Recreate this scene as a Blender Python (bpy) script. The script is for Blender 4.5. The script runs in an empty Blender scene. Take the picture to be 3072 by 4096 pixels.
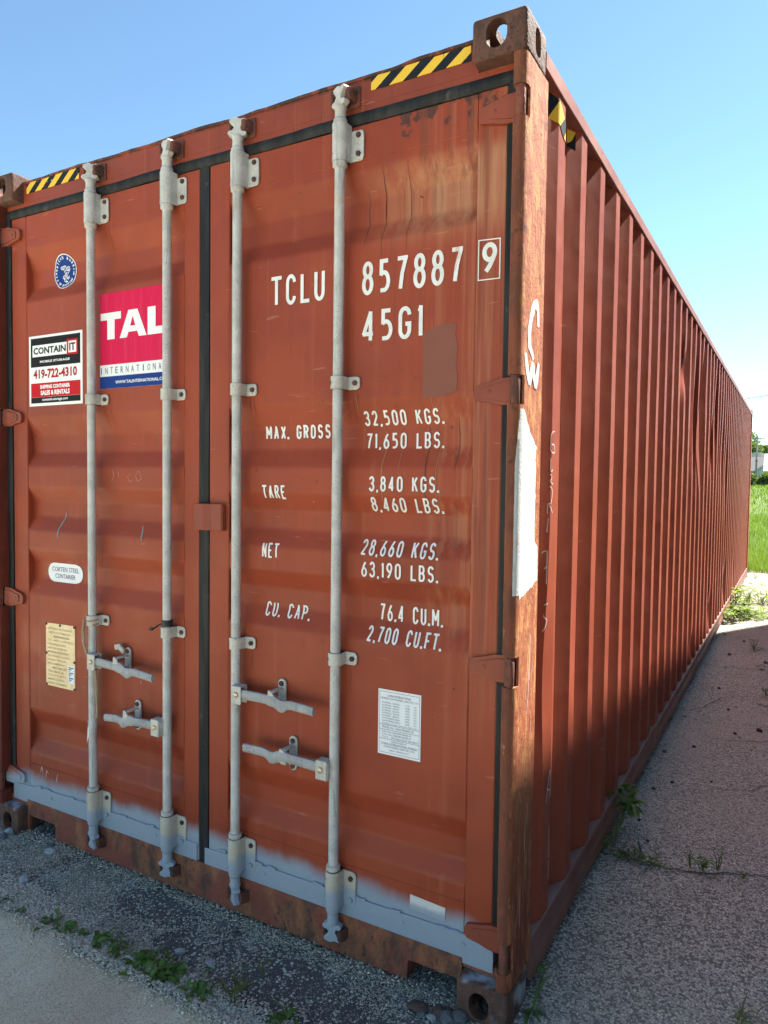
import bpy, bmesh, math, random
import numpy as np
from mathutils import Vector, Matrix, noise as mnoise
random.seed(7); RNG = np.random.default_rng(7)
SC = bpy.context.scene; COL = SC.collection

# ------------------------------------------------------------------ camera
CAM = Vector((0.67094, -1.93526, 1.59481))
YAW, PITCH, ROLL, FPX = 0.516401, -0.042856, 0.012437, 2887.39
def cam_axes():
    cy, sy, cp, sp = math.cos(YAW), math.sin(YAW), math.cos(PITCH), math.sin(PITCH)
    f = Vector((-sy*cp, cy*cp, sp)); r = Vector((cy, sy, 0)); u = r.cross(f)
    c, s = math.cos(ROLL), math.sin(ROLL)
    return c*r+s*u, -s*r+c*u, f
r_, u_, f_ = cam_axes()
cd = bpy.data.cameras.new('camera'); co = bpy.data.objects.new('camera', cd); COL.objects.link(co)
cd.sensor_fit = 'VERTICAL'; cd.sensor_height = 36; cd.sensor_width = 27
cd.lens = FPX/4096*36; cd.clip_start = 0.05; cd.clip_end = 3000
m = Matrix((r_, u_, -f_)).transposed().to_4x4(); m.translation = CAM
co.matrix_world = m; SC.camera = co

# ------------------------------------------------------------------ sky, sun, exposure
SUN_EL = math.radians(49.9); SX, SY = 0.475, 0.880
world = bpy.data.worlds.new('World'); SC.world = world; world.use_nodes = True
wn = world.node_tree; wn.nodes.clear()
sky = wn.nodes.new('ShaderNodeTexSky'); sky.sky_type = 'NISHITA'; sky.sun_disc = False
sky.sun_elevation = SUN_EL; sky.sun_rotation = math.atan2(SX, SY)
sky.altitude = 100; sky.air_density = 0.8; sky.dust_density = 0.05; sky.ozone_density = 1.6
bg = wn.nodes.new('ShaderNodeBackground'); bg.inputs[1].default_value = 0.064
wo = wn.nodes.new('ShaderNodeOutputWorld')
gn = wn.nodes.new('ShaderNodeMix'); gn.data_type = 'RGBA'; gn.blend_type = 'MULTIPLY'; gn.inputs[0].default_value = 1; gn.inputs[7].default_value = (.95, 1.07, 1.0, 1)   # camera balance
wn.links.new(sky.outputs[0], gn.inputs[6]); wn.links.new(gn.outputs[2], bg.inputs[0]); wn.links.new(bg.outputs[0], wo.inputs[0])
sl = bpy.data.lights.new('sun', 'SUN'); sl.energy = 4.6; sl.angle = math.radians(0.7); sl.color = (1, .95, .86)
so = bpy.data.objects.new('sun', sl); COL.objects.link(so)
S = Vector((SX*math.cos(SUN_EL), SY*math.cos(SUN_EL), math.sin(SUN_EL)))
so.rotation_euler = S.to_track_quat('Z', 'Y').to_euler(); so.location = (6, 8, 12)
SC.view_settings.view_transform = 'Standard'; SC.view_settings.look = 'None'
SC.view_settings.exposure = 2.1; SC.view_settings.gamma = 1
SC.view_settings.use_curve_mapping = False
SC.render.engine = 'CYCLES'
SC.cycles.adaptive_threshold = .02; SC.cycles.max_bounces = 6; SC.cycles.diffuse_bounces = 4; SC.cycles.glossy_bounces = 3; SC.cycles.transmission_bounces = 3

# ------------------------------------------------------------------ node helper
class NT:
    def __init__(s, name):
        s.m = bpy.data.materials.new(name); s.m.use_nodes = True; s.t = s.m.node_tree
        s.t.nodes.clear(); s.out = s.t.nodes.new('ShaderNodeOutputMaterial')
        s.b = s.t.nodes.new('ShaderNodeBsdfPrincipled'); s.t.links.new(s.b.outputs[0], s.out.inputs[0])
        tc = s.t.nodes.new('ShaderNodeTexCoord'); s.co = tc.outputs['Object']; s._xyz = None
    def set(s, sock, v):
        if hasattr(v, 'links'): s.t.links.new(v, sock)
        elif isinstance(v, (tuple, list)) and len(v) == 3 and sock.type == 'RGBA': sock.default_value = (*v, 1)
        elif sock.type == 'RGBA' and not isinstance(v, (tuple, list)): sock.default_value = (v, v, v, 1)
        else: sock.default_value = v
    def inp(s, **k):
        for n, v in k.items(): s.set(s.b.inputs[n.replace('_', ' ')], v)
    def mp(s, scale, loc=(0, 0, 0), rot=(0, 0, 0), src=None):
        n = s.t.nodes.new('ShaderNodeMapping'); n.inputs['Scale'].default_value = scale
        n.inputs['Location'].default_value = loc; n.inputs['Rotation'].default_value = rot
        s.t.links.new(src or s.co, n.inputs[0]); return n.outputs[0]
    def noise(s, scale, detail=3, rough=.55, vec=None, col=False, dist=0):
        n = s.t.nodes.new('ShaderNodeTexNoise'); n.inputs['Scale'].default_value = scale
        n.inputs['Detail'].default_value = detail; n.inputs['Roughness'].default_value = rough
        n.inputs['Distortion'].default_value = dist
        s.t.links.new(vec or s.co, n.inputs['Vector']); return n.outputs['Color' if col else 'Fac']
    def vor(s, scale, feat='F1', out='Distance', vec=None, rnd=1):
        n = s.t.nodes.new('ShaderNodeTexVoronoi'); n.feature = feat; n.inputs['Scale'].default_value = scale
        if 'Randomness' in n.inputs: n.inputs['Randomness'].default_value = rnd
        s.t.links.new(vec or s.co, n.inputs['Vector']); return n.outputs[out]
    def ramp(s, x, a, b, lo=0., hi=1., smooth=True):
        n = s.t.nodes.new('ShaderNodeMapRange'); n.interpolation_type = 'SMOOTHSTEP' if smooth else 'LINEAR'
        s.set(n.inputs[0], x)
        for i, v in enumerate((a, b, lo, hi)): s.set(n.inputs[i+1], v)
        return n.outputs[0]
    def math(s, op, a, b=0.):
        n = s.t.nodes.new('ShaderNodeMath'); n.operation = op; s.set(n.inputs[0], a); s.set(n.inputs[1], b)
        return n.outputs[0]
    def mix(s, f, a, b, mode='MIX'):
        n = s.t.nodes.new('ShaderNodeMix'); n.data_type = 'RGBA'; n.blend_type = mode
        s.set(n.inputs[0], f); s.set(n.inputs[6], a); s.set(n.inputs[7], b); return n.outputs[2]
    def xyz(s):
        if not s._xyz:
            n = s.t.nodes.new('ShaderNodeSeparateXYZ'); s.t.links.new(s.co, n.inputs[0]); s._xyz = n.outputs
        return s._xyz
    def sepc(s, c):
        n = s.t.nodes.new('ShaderNodeSeparateColor'); s.t.links.new(c, n.inputs[0]); return n.outputs
    def bump(s, h, strength=.3, dist=.01):
        n = s.t.nodes.new('ShaderNodeBump'); n.inputs['Strength'].default_value = strength
        n.inputs['Distance'].default_value = dist; s.set(n.inputs['Height'], h)
        s.t.links.new(n.outputs[0], s.b.inputs['Normal'])
    def rnd(s):
        n = s.t.nodes.new('ShaderNodeObjectInfo'); return n.outputs['Random']
    def isl(s):
        n = s.t.nodes.new('ShaderNodeNewGeometry'); return n.outputs['Random Per Island']
def flat(name, c, rough=.6, metal=0., var=.0, bump=0., spec=.5):
    t = NT(name); t.inp(Roughness=rough, Metallic=metal, Specular_IOR_Level=spec)
    if var:
        t.inp(Base_Color=t.mix(t.noise(14, 4), tuple(x*(1-var) for x in c), tuple(min(1, x*(1+var)) for x in c)))
    else: t.inp(Base_Color=c)
    if bump: t.bump(t.noise(120, 2), bump, .004)
    return t.m

BLUE_SPRAY = (.315, .365, .425)
def paint_red(name, a=(.32, .057, .0235), b=(.245, .043, .019), streak=0., rust=.35, spray=False, dull=0., dustc=(.30, .15, .11), tan=False, lip=False):
    t = NT(name); X = t.xyz()
    big = t.noise(1.7, 4, .6)
    c = t.mix(t.ramp(big, .35, .68), a, b)
    fine = t.noise(9, 4, .65)
    c = t.mix(t.ramp(fine, .5, .8, 0, .30), c, (.33, .080, .042))
    # vertical run-off streaks
    st = t.noise(1, 4, .6, vec=t.mp((22, 22, .9)))
    c = t.mix(t.ramp(st, .56, .74, 0, .28+.5*streak), c, (.20, .040, .022))
    st2 = t.noise(1, 3, .55, vec=t.mp((31, 31, .7), (3, 1, 5)))
    c = t.mix(t.ramp(st2, .58, .76, 0, .14+.4*streak), c, (.44, .155, .075))
    if tan:   # sun-bleached, stained field at the top of the right leaf and down its hinge edge
        tx = t.ramp(X[0], -.62, -.25); tz = t.math('MULTIPLY', t.ramp(X[2], 2.28, 2.42), t.ramp(X[2], 2.60, 2.53))
        k = t.math('MULTIPLY', tx, tz); kn = t.noise(1, 4, .7, vec=t.mp((26, 26, 1.6), (2, 0, 1)))
        c = t.mix(t.math('MULTIPLY', k, t.ramp(kn, .34, .62, .25, .95)), c, (.43, .20, .105))
        kz = t.math('MULTIPLY', t.ramp(X[0], -.40, -.14), t.ramp(X[2], .6, 1.5))
        c = t.mix(t.math('MULTIPLY', kz, t.ramp(st2, .42, .66, .0, .8)), c, (.40, .14, .07))
        c = t.mix(t.math('MULTIPLY', kz, t.ramp(st, .50, .66, .0, .75)), c, (.17, .038, .026))
    if tan:   # rust blisters under the head gasket with runs below them
        bl = t.math('MULTIPLY', t.math('MULTIPLY', t.ramp(X[2], 2.60, 2.705), t.ramp(X[0], -.52, -.36)), 1.)
        c = t.mix(t.ramp(t.math('ADD', t.math('MULTIPLY', t.noise(15, 4, .65), 1.), t.math('MULTIPLY', bl, .30)), .74, .80, 0, .9), c, (.065, .034, .026))
        rn = t.noise(1, 4, .65, vec=t.mp((48, 48, .6), (6, 2, 3)))
        c = t.mix(t.math('MULTIPLY', t.math('MULTIPLY', t.ramp(X[0], -.60, -.35), t.ramp(X[2], 2.2, 2.68)), t.ramp(rn, .50, .66, 0, .75)), c, (.20, .055, .026))
    if dull: c = t.mix(t.ramp(t.noise(3, 4), .3, .7, dull*.4, dull), c, dustc)
    if lip:
        ln = t.noise(24, 4, .7); c = t.mix(t.math('MULTIPLY', t.ramp(X[2], 2.846, 2.862), t.ramp(ln, .35, .55)), c, (.045, .024, .018))
    # chips and rust freckles
    sp = t.noise(60, 2, .5); area = t.ramp(t.noise(2.3, 3), .45, .7)
    k = t.math('MULTIPLY', t.ramp(sp, .70, .76), t.ramp(area, 0, 1, .12, 1))
    c = t.mix(t.math('MULTIPLY', k, min(1, rust*1.6)), c, (.05, .022, .016))
    sc = t.noise(1, 2, .5, vec=t.mp((8, 8, 60), (1, 7, 0), (0, .5, 0)))
    c = t.mix(t.ramp(sc, .72, .77, 0, .35), c, (.50, .22, .15))
    rg = t.ramp(fine, .3, .7, .40, .60)
    if spray:
        edge = t.math('ADD', t.math('MULTIPLY', t.math('SUBTRACT', t.noise(7, 4, .6, vec=t.mp((1, 1, .5), (4.2, 0, 0))), .5), .09), .262)
        f = t.math('MULTIPLY', t.ramp(X[2], t.math('SUBTRACT', edge, .030), t.math('ADD', edge, .034), 1, 0), t.ramp(t.noise(60, 3, .7), .2, .45, .82, 1))
        c = t.mix(f, c, t.mix(t.noise(20, 3), BLUE_SPRAY, tuple(v*.88 for v in BLUE_SPRAY)))
        rg = t.mix(f, rg, .5)
    t.inp(Base_Color=c, Roughness=rg, Specular_IOR_Level=.24)
    h = t.math('ADD', t.math('MULTIPLY', t.noise(4.5, 2), 1.5), t.math('MULTIPLY', t.noise(140, 2), .06))
    t.bump(h, .16, .012)
    return t.m

def rust_mat(name, base=(.10, .045, .028), light=(.28, .115, .055), paint=(.32, .105, .065), pf=.35, vert=1., spray=0., dark=(.035, .018, .014)):
    t = NT(name); X = t.xyz()
    n = t.noise(1, 6, .68, vec=t.mp((16, 16, 16*vert)))
    c = t.mix(t.ramp(n, .32, .66), base, light)
    n2 = t.noise(1, 5, .7, vec=t.mp((34, 34, 34*vert), (5, 2, 1)))
    c = t.mix(t.ramp(n2, .56, .70), c, dark)
    n3 = t.noise(1, 5, .65, vec=t.mp((9, 9, 9*vert), (1, 9, 4)))
    c = t.mix(t.ramp(n3, .62-.32*pf, .74-.32*pf, 0, .9), c, paint)
    pit = t.vor(95, vec=t.mp((1, 1, max(vert, .3))))
    c = t.mix(t.ramp(pit, .0, .28, .55, 0), c, dark)
    rg = .82
    if spray:
        f = t.math('MULTIPLY', t.ramp(t.noise(9, 3), .50, .66), t.ramp(X[2], .14, .05, 0, spray))
        c = t.mix(f, c, (.42, .47, .54))
    t.inp(Base_Color=c, Roughness=rg)
    h = t.math('ADD', n2, t.math('ADD', t.math('MULTIPLY', t.ramp(pit, 0, .35), .8), n))
    t.bump(h, .55, .008)
    return t.m

def post_mat(name):
    t = NT(name); X = t.xyz()
    s1 = t.noise(1, 5, .7, vec=t.mp((30, 30, 8))); s2 = t.noise(1, 6, .75, vec=t.mp((120, 120, 50), (3, 3, 1)))
    s3 = t.noise(1, 5, .65, vec=t.mp((14, 14, 5), (8, 1, 2))); iso = t.noise(22, 6, .74)
    c = t.mix(t.ramp(s3, .40, .60), (.43, .155, .075), (.34, .098, .046))              # chalky red paint
    c = t.mix(t.ramp(s1, .50, .60, 0, .9), c, (.56, .25, .090))                        # orange rust where it has gone
    yel = t.noise(1, 5, .72, vec=t.mp((46, 46, 15), (0, 5, 9)))
    c = t.mix(t.ramp(yel, .58, .68, 0, .75), c, (.66, .40, .16))
    c = t.mix(t.ramp(iso, .57, .66, 0, .85), c, (.12, .05, .03))                       # pits and flaking
    c = t.mix(t.ramp(s2, .60, .68, 0, .8), c, (.09, .04, .026))
    c = t.mix(t.ramp(t.noise(1, 5, .75, vec=t.mp((110, 110, 18), (4, 4, 4))), .57, .66, 0, .75), c, (.15, .058, .03))
    lo = t.ramp(X[2], .9, .3); c = t.mix(t.math('MULTIPLY', lo, t.ramp(s1, .42, .55)), c, (.20, .058, .030))
    fr = t.math('MULTIPLY', t.ramp(X[1], .012, .004), .88)                             # nose facing the doors: darker red-brown tones
    rd = t.mix(t.ramp(s3, .42, .6), (.21, .056, .032), (.13, .050, .032))
    rd = t.mix(t.ramp(yel, .62, .70, 0, .8), rd, (.42, .18, .07)); rd = t.mix(t.ramp(iso, .60, .68, 0, .8), rd, (.06, .03, .022))
    c = t.mix(fr, c, rd)
    t.inp(Base_Color=c, Roughness=.78, Specular_IOR_Level=.3)
    t.bump(t.math('ADD', t.math('MULTIPLY', s2, 1.), t.math('MULTIPLY', iso, 1.4)), .7, .006)
    return t.m

def galv_mat(name, spray=True, tint=(.58, .57, .54), rusty=.5):
    t = NT(name); X = t.xyz()
    n = t.noise(16, 4, .6); sp = t.noise(230, 2, .6); ve = t.noise(1, 4, .65, vec=t.mp((60, 60, 4)))
    c = t.mix(t.ramp(n, .3, .7), tint, tuple(v*.76 for v in tint))
    c = t.mix(t.math('MULTIPLY', t.ramp(sp, .54, .66), t.ramp(t.noise(1, 4, .6, vec=t.mp((12, 12, 3), (2, 2, 2))), .35, .65, .12, .62)), c, (.15, .145, .14))
    c = t.mix(t.ramp(ve, .56, .70, 0, .6), c, (.22, .21, .20))
    c = t.mix(t.ramp(t.noise(7, 5, .7), .58, .74, 0, rusty), c, (.42, .27, .15))
    if spray:
        e = t.math('ADD', t.math('MULTIPLY', t.math('SUBTRACT', t.noise(9, 2), .5), .10), .235)
        hz = t.ramp(X[2], t.math('ADD', e, .03), t.math('ADD', e, .12), .55, 0)
        c = t.mix(hz, c, (.50, .42, .30))
        f = t.ramp(X[2], t.math('SUBTRACT', e, .02), t.math('ADD', e, .018), .95, 0)
        c = t.mix(f, c, BLUE_SPRAY)
    t.inp(Base_Color=c, Roughness=.55, Metallic=.0)
    t.bump(t.math('ADD', t.math('MULTIPLY', sp, .5), n), .35, .004)
    return t.m

M = {}
M['door_r'] = paint_red('door_paint_stained', streak=.22, spray=True, tan=True, rust=.45)
M['door_l'] = paint_red('door_paint', spray=True, rust=.3)
M['frame'] = paint_red('frame_paint', (.40, .095, .050), (.35, .08, .044), rust=.5)
M['header'] = paint_red('header_paint', (.27, .056, .029), (.205, .043, .024), streak=.45, rust=.8, lip=True)
M['hinge'] = paint_red('hinge_paint', (.29, .070, .038), (.21, .048, .029), streak=.3, rust=.9)
M['hinge_s'] = paint_red('hinge_paint_sprayed', (.33, .085, .05), (.25, .06, .036), streak=.3, rust=.9, spray=True)
M['side'] = paint_red('side_wall_paint', (.325, .066, .031), (.265, .050, .025), streak=.30, rust=.75, dull=.26, dustc=(.36, .120, .078))
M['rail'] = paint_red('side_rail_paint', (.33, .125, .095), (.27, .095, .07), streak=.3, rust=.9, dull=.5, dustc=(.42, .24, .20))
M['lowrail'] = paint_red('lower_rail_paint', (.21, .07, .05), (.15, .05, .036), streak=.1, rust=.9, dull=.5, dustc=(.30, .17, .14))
M['pale_ledge'] = paint_red('pale_rail_ledge', (.30, .17, .135), (.24, .12, .09), rust=.6, dull=.7, dustc=(.40, .30, .26))  # paler coat for the top ledge of the bottom rail
M['sill'] = rust_mat('sill_rust', (.085, .040, .028), (.32, .115, .050), (.23, .056, .034), .56, .6, spray=0.)
M['cast'] = rust_mat('casting_rust', (.062, .031, .023), (.135, .058, .037), (.18, .066, .044), .2, 1)
M['castlow'] = rust_mat('casting_rust_sprayed', (.07, .036, .027), (.15, .068, .043), (.16, .07, .05), .18, 1, spray=.75)
M['barrel'] = rust_mat('hinge_barrel_rust', (.10, .036, .024), (.20, .07, .042), (.24, .066, .04), .4, .4)
M['keeper'] = rust_mat('keeper_rust', (.055, .026, .02), (.15, .058, .035), (.16, .05, .035), .4, 1)
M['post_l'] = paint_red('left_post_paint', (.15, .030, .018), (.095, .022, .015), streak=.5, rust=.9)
M['post'] = post_mat('corner_post_rust')
M['galv'] = galv_mat('galvanised_rod')
M['galv_rusty'] = galv_mat('galvanised_bracket', tint=(.60, .57, .50), rusty=.5)
M['handle'] = galv_mat('galvanised_handle', tint=(.38, .38, .38), rusty=.3, spray=False)
M['bolt'] = rust_mat('bolt_rust', (.05, .026, .02), (.12, .06, .04), (.1, .05, .035), .1, 1)
M['brass'] = flat('rivet_brass', (.62, .47, .30), .4, .6)
M['hole'] = flat('hole_shade', (.012, .012, .013), .9)
def gasket_mat():
    t = NT('door_gasket_rubber'); v = t.noise(1, 4, .65, vec=t.mp((30, 30, 3)))
    c = t.mix(t.ramp(v, .4, .7), (.012, .0125, .013), (.030, .030, .029))
    c = t.mix(t.ramp(t.noise(11, 4, .7), .60, .74, 0, .6), c, (.12, .105, .08))
    t.inp(Base_Color=c, Roughness=.62, Specular_IOR_Level=.25); t.bump(v, .3, .004); return t.m
M['gasket'] = gasket_mat()
def spray_plate():
    t = NT('grey_blue_plate_paint'); n = t.noise(26, 3)
    c = t.mix(n, BLUE_SPRAY, tuple(v*.90 for v in BLUE_SPRAY))
    c = t.mix(t.ramp(t.noise(40, 3, .7), .68, .76, 0, .5), c, (.26, .20, .15))
    t.inp(Base_Color=c, Roughness=.5); t.bump(t.noise(5, 2), .15, .01); return t.m
M['plate'] = spray_plate()
def white_marks():
    t = NT('white_marking_film'); n = t.noise(1, 4, .7, vec=t.mp((40, 40, 14)))
    c = t.mix(t.ramp(t.noise(24, 3), .35, .7), (.80, .80, .78), (.70, .70, .67))
    rx = t.math('MULTIPLY', t.ramp(t.xyz()[0], -.30, -.215, 0, 1), t.math('MULTIPLY', t.ramp(t.xyz()[0], -.17, -.19), t.ramp(t.xyz()[2], 2.1, 2.2)))
    c = t.mix(t.math('MULTIPLY', t.ramp(n, .46, .62), t.math('ADD', t.math('MULTIPLY', rx, .75), .05)), c, (.55, .27, .12))
    t.inp(Base_Color=c, Roughness=.42); return t.m
M['white'] = white_marks()
M['film_white'] = flat('sticker_white', (.82, .83, .84), .6, spec=.12, var=.03)
M['film_black'] = flat('sticker_black', (.014, .014, .015), .6, spec=.12)
M['film_red'] = flat('sticker_red', (.52, .012, .018), .6, spec=.12, var=.08)
M['film_darkred'] = flat('sticker_dark_red', (.40, .012, .02), .6, spec=.12)
def pink_film():
    t = NT('sticker_pink'); n = t.noise(1, 3, .6, vec=t.mp((60, 60, 5)))
    c = t.mix(t.ramp(n, .45, .75, 0, .5), (.62, .012, .070), (.66, .045, .115))
    t.inp(Base_Color=c, Roughness=.6, Specular_IOR_Level=.12); return t.m
M['film_pink'] = pink_film()
M['film_blue'] = flat('sticker_blue', (.012, .045, .22), .6, spec=.12, var=.1)
M['film_navy'] = flat('lettering_navy', (.03, .05, .10), .6, spec=.12)
def yellow_film():
    t = NT('hazard_yellow'); v = t.noise(1, 4, .7, vec=t.mp((45, 45, 6)))
    c = t.mix(t.ramp(v, .66, .73, 0, .9), (.78, .49, .055), (.36, .13, .02))
    t.inp(Base_Color=c, Roughness=.6, Specular_IOR_Level=.15); return t.m
M['haz_y'] = yellow_film()
def black_film():
    t = NT('hazard_black'); c = t.mix(t.ramp(t.noise(90, 2), .72, .75), (.014, .018, .025), (.5, .5, .5))
    t.inp(Base_Color=c, Roughness=.6, Specular_IOR_Level=.15); return t.m
M['haz_k'] = black_film()
def csc():
    t = NT('faded_yellow_plate'); n = t.noise(30, 4, .7)
    c = t.mix(t.ramp(n, .35, .7), (.66, .54, .34), (.55, .43, .24))
    t.inp(Base_Color=c, Roughness=.45, Metallic=.25); return t.m
M['csc'] = csc()
M['csc_ink'] = flat('faded_plate_ink', (.46, .36, .20), .6)
M['patch'] = flat('repaint_patch_brown', (.225, .078, .052), .6, var=.10, spec=.25)
def white_paint():
    t = NT('brushed_white_paint'); n = t.noise(1, 5, .75, vec=t.mp((60, 60, 8)))
    c = t.mix(t.ramp(n, .57, .66, 0, .85), (.66, .66, .64), (.42, .23, .11)); c = t.mix(t.ramp(t.noise(30, 4, .7), .60, .70, 0, .6), c, (.55, .47, .40))
    t.inp(Base_Color=c, Roughness=.7); t.bump(t.noise(130, 3), .5, .003); return t.m
M['wpaint'] = white_paint()
M['chalk'] = flat('chalk_white', (.62, .56, .52), .9)
M['chalk_pink'] = flat('chalk_faint', (.50, .26, .19), .9)
M['rope'] = flat('twine', (.36, .27, .18), .9, var=.3, bump=.5)
M['tie'] = flat('black_band', (.02, .02, .02), .6)

# ------------------------------------------------------------------ mesh helper
class MB:
    def __init__(s): s.v = []; s.f = []; s.mi = []
    def add(s, vs, fs, mi=0):
        o = len(s.v); s.v += [tuple(p) for p in vs]; s.f += [tuple(i+o for i in f) for f in fs]; s.mi += [mi]*len(fs)
    def box(s, x0, x1, y0, y1, z0, z1, mi=0):
        v = [(x, y, z) for z in (z0, z1) for y in (y0, y1) for x in (x0, x1)]
        s.add(v, [(0, 2, 3, 1), (4, 5, 7, 6), (0, 1, 5, 4), (2, 6, 7, 3), (0, 4, 6, 2), (1, 3, 7, 5)], mi)
    def prism(s, poly, axis, a, b, mi=0):
        """poly: 2D ccw points; axis: 'x','y','z' extrusion from a to b"""
        def P(p, t):
            return (t, p[0], p[1]) if axis == 'x' else (p[0], t, p[1]) if axis == 'y' else (p[0], p[1], t)
        n = len(poly); v = [P(p, a) for p in poly]+[P(p, b) for p in poly]
        f = [tuple(range(n-1, -1, -1)), tuple(range(n, 2*n))]+[(i, (i+1) % n, n+(i+1) % n, n+i) for i in range(n)]
        s.add(v, f, mi)
    def lathe(s, prof, cx, cy, n=16, mi=0, axis='z', c3=0):
        """prof: (r,t) list along the axis"""
        v = []
        for r, t in prof:
            for k in range(n):
                a = 2*math.pi*k/n; p, q = r*math.cos(a), r*math.sin(a)
                v.append((cx+p, cy+q, t) if axis == 'z' else (cx+p, t, cy+q) if axis == 'y' else (t, cx+p, cy+q))
        f = []
        for j in range(len(prof)-1):
            for k in range(n): f.append((j*n+k, j*n+(k+1) % n, (j+1)*n+(k+1) % n, (j+1)*n+k))
        f.append(tuple(range(n-1, -1, -1))); f.append(tuple(range((len(prof)-1)*n, len(prof)*n)))
        s.add(v, f, mi)
    def tube(s, pts, r, n=6, mi=0, taper=None):
        pts = [Vector(p) for p in pts]; v = []; up = Vector((.3, .2, 1)).normalized()
        for i, p in enumerate(pts):
            d = (pts[min(i+1, len(pts)-1)]-pts[max(i-1, 0)]).normalized()
            a = d.cross(up)
            if a.length < .05: a = d.cross(Vector((1, 0, 0)))
            a.normalize(); b = d.cross(a); rr = r if taper is None else r*(1+(taper-1)*i/(len(pts)-1))
            for k in range(n):
                t = 2*math.pi*k/n; v.append(p+a*rr*math.cos(t)+b*rr*math.sin(t))
        f = [(j*n+k, j*n+(k+1) % n, (j+1)*n+(k+1) % n, (j+1)*n+k) for j in range(len(pts)-1) for k in range(n)]
        f += [tuple(range(n-1, -1, -1)), tuple(range((len(pts)-1)*n, len(pts)*n))]
        s.add(v, f, mi)
    def mesh(s, name, mats):
        me = bpy.data.meshes.new(name); me.from_pydata(s.v, [], s.f)
        for m_ in (mats if isinstance(mats, (list, tuple)) else [mats]): me.materials.append(m_)
        if any(s.mi): me.polygons.foreach_set('material_index', s.mi)
        bm = bmesh.new(); bm.from_mesh(me); bmesh.ops.recalc_face_normals(bm, faces=bm.faces); bm.to_mesh(me); bm.free()
        me.update(); return me
    def build(s, name, mats, parent=None, bevel=0, smooth=False, seg=2, ang=40):
        o = bpy.data.objects.new(name, s.mesh(name, mats)); COL.objects.link(o); o.parent = parent
        if bevel:
            b = o.modifiers.new('bevel', 'BEVEL'); b.width = bevel; b.segments = seg; b.limit_method = 'ANGLE'
            b.angle_limit = math.radians(40); b.harden_normals = False
        if smooth: shade(o, ang)
        return o
def shade(o, ang=40):
    o.data.shade_smooth() if hasattr(o.data, 'shade_smooth') else None
    try: o.data.set_sharp_from_angle(angle=math.radians(ang))
    except Exception: pass
def tag(o, label=None, cat=None, group=None, kind=None):
    for k, v in (('label', label), ('category', cat), ('group', group), ('kind', kind)):
        if v: o[k] = v
    return o
def empty(name, loc=(0, 0, 0), rz=0):
    o = bpy.data.objects.new(name, None); COL.objects.link(o); o.location = loc; o.rotation_euler.z = rz
    o.empty_display_size = .2; return o
def inst(src, parent, loc=None, name=None, rot=None, scale=None):
    c = src.copy(); COL.objects.link(c); c.parent = parent
    if loc is not None: c.location = loc
    if rot is not None: c.rotation_euler = rot
    if scale is not None: c.scale = scale
    return c
def fbm(x, y=0., z=0., oct=4):
    return mnoise.fractal(Vector((x, y, z)), 1., 2., oct)

W, L, H = 2.438, 12.192, 2.896
DY = .055                                   # plane of the door skin behind the casting faces
MX = -W                                     # mirror plane helper: x -> -W - x

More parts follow.
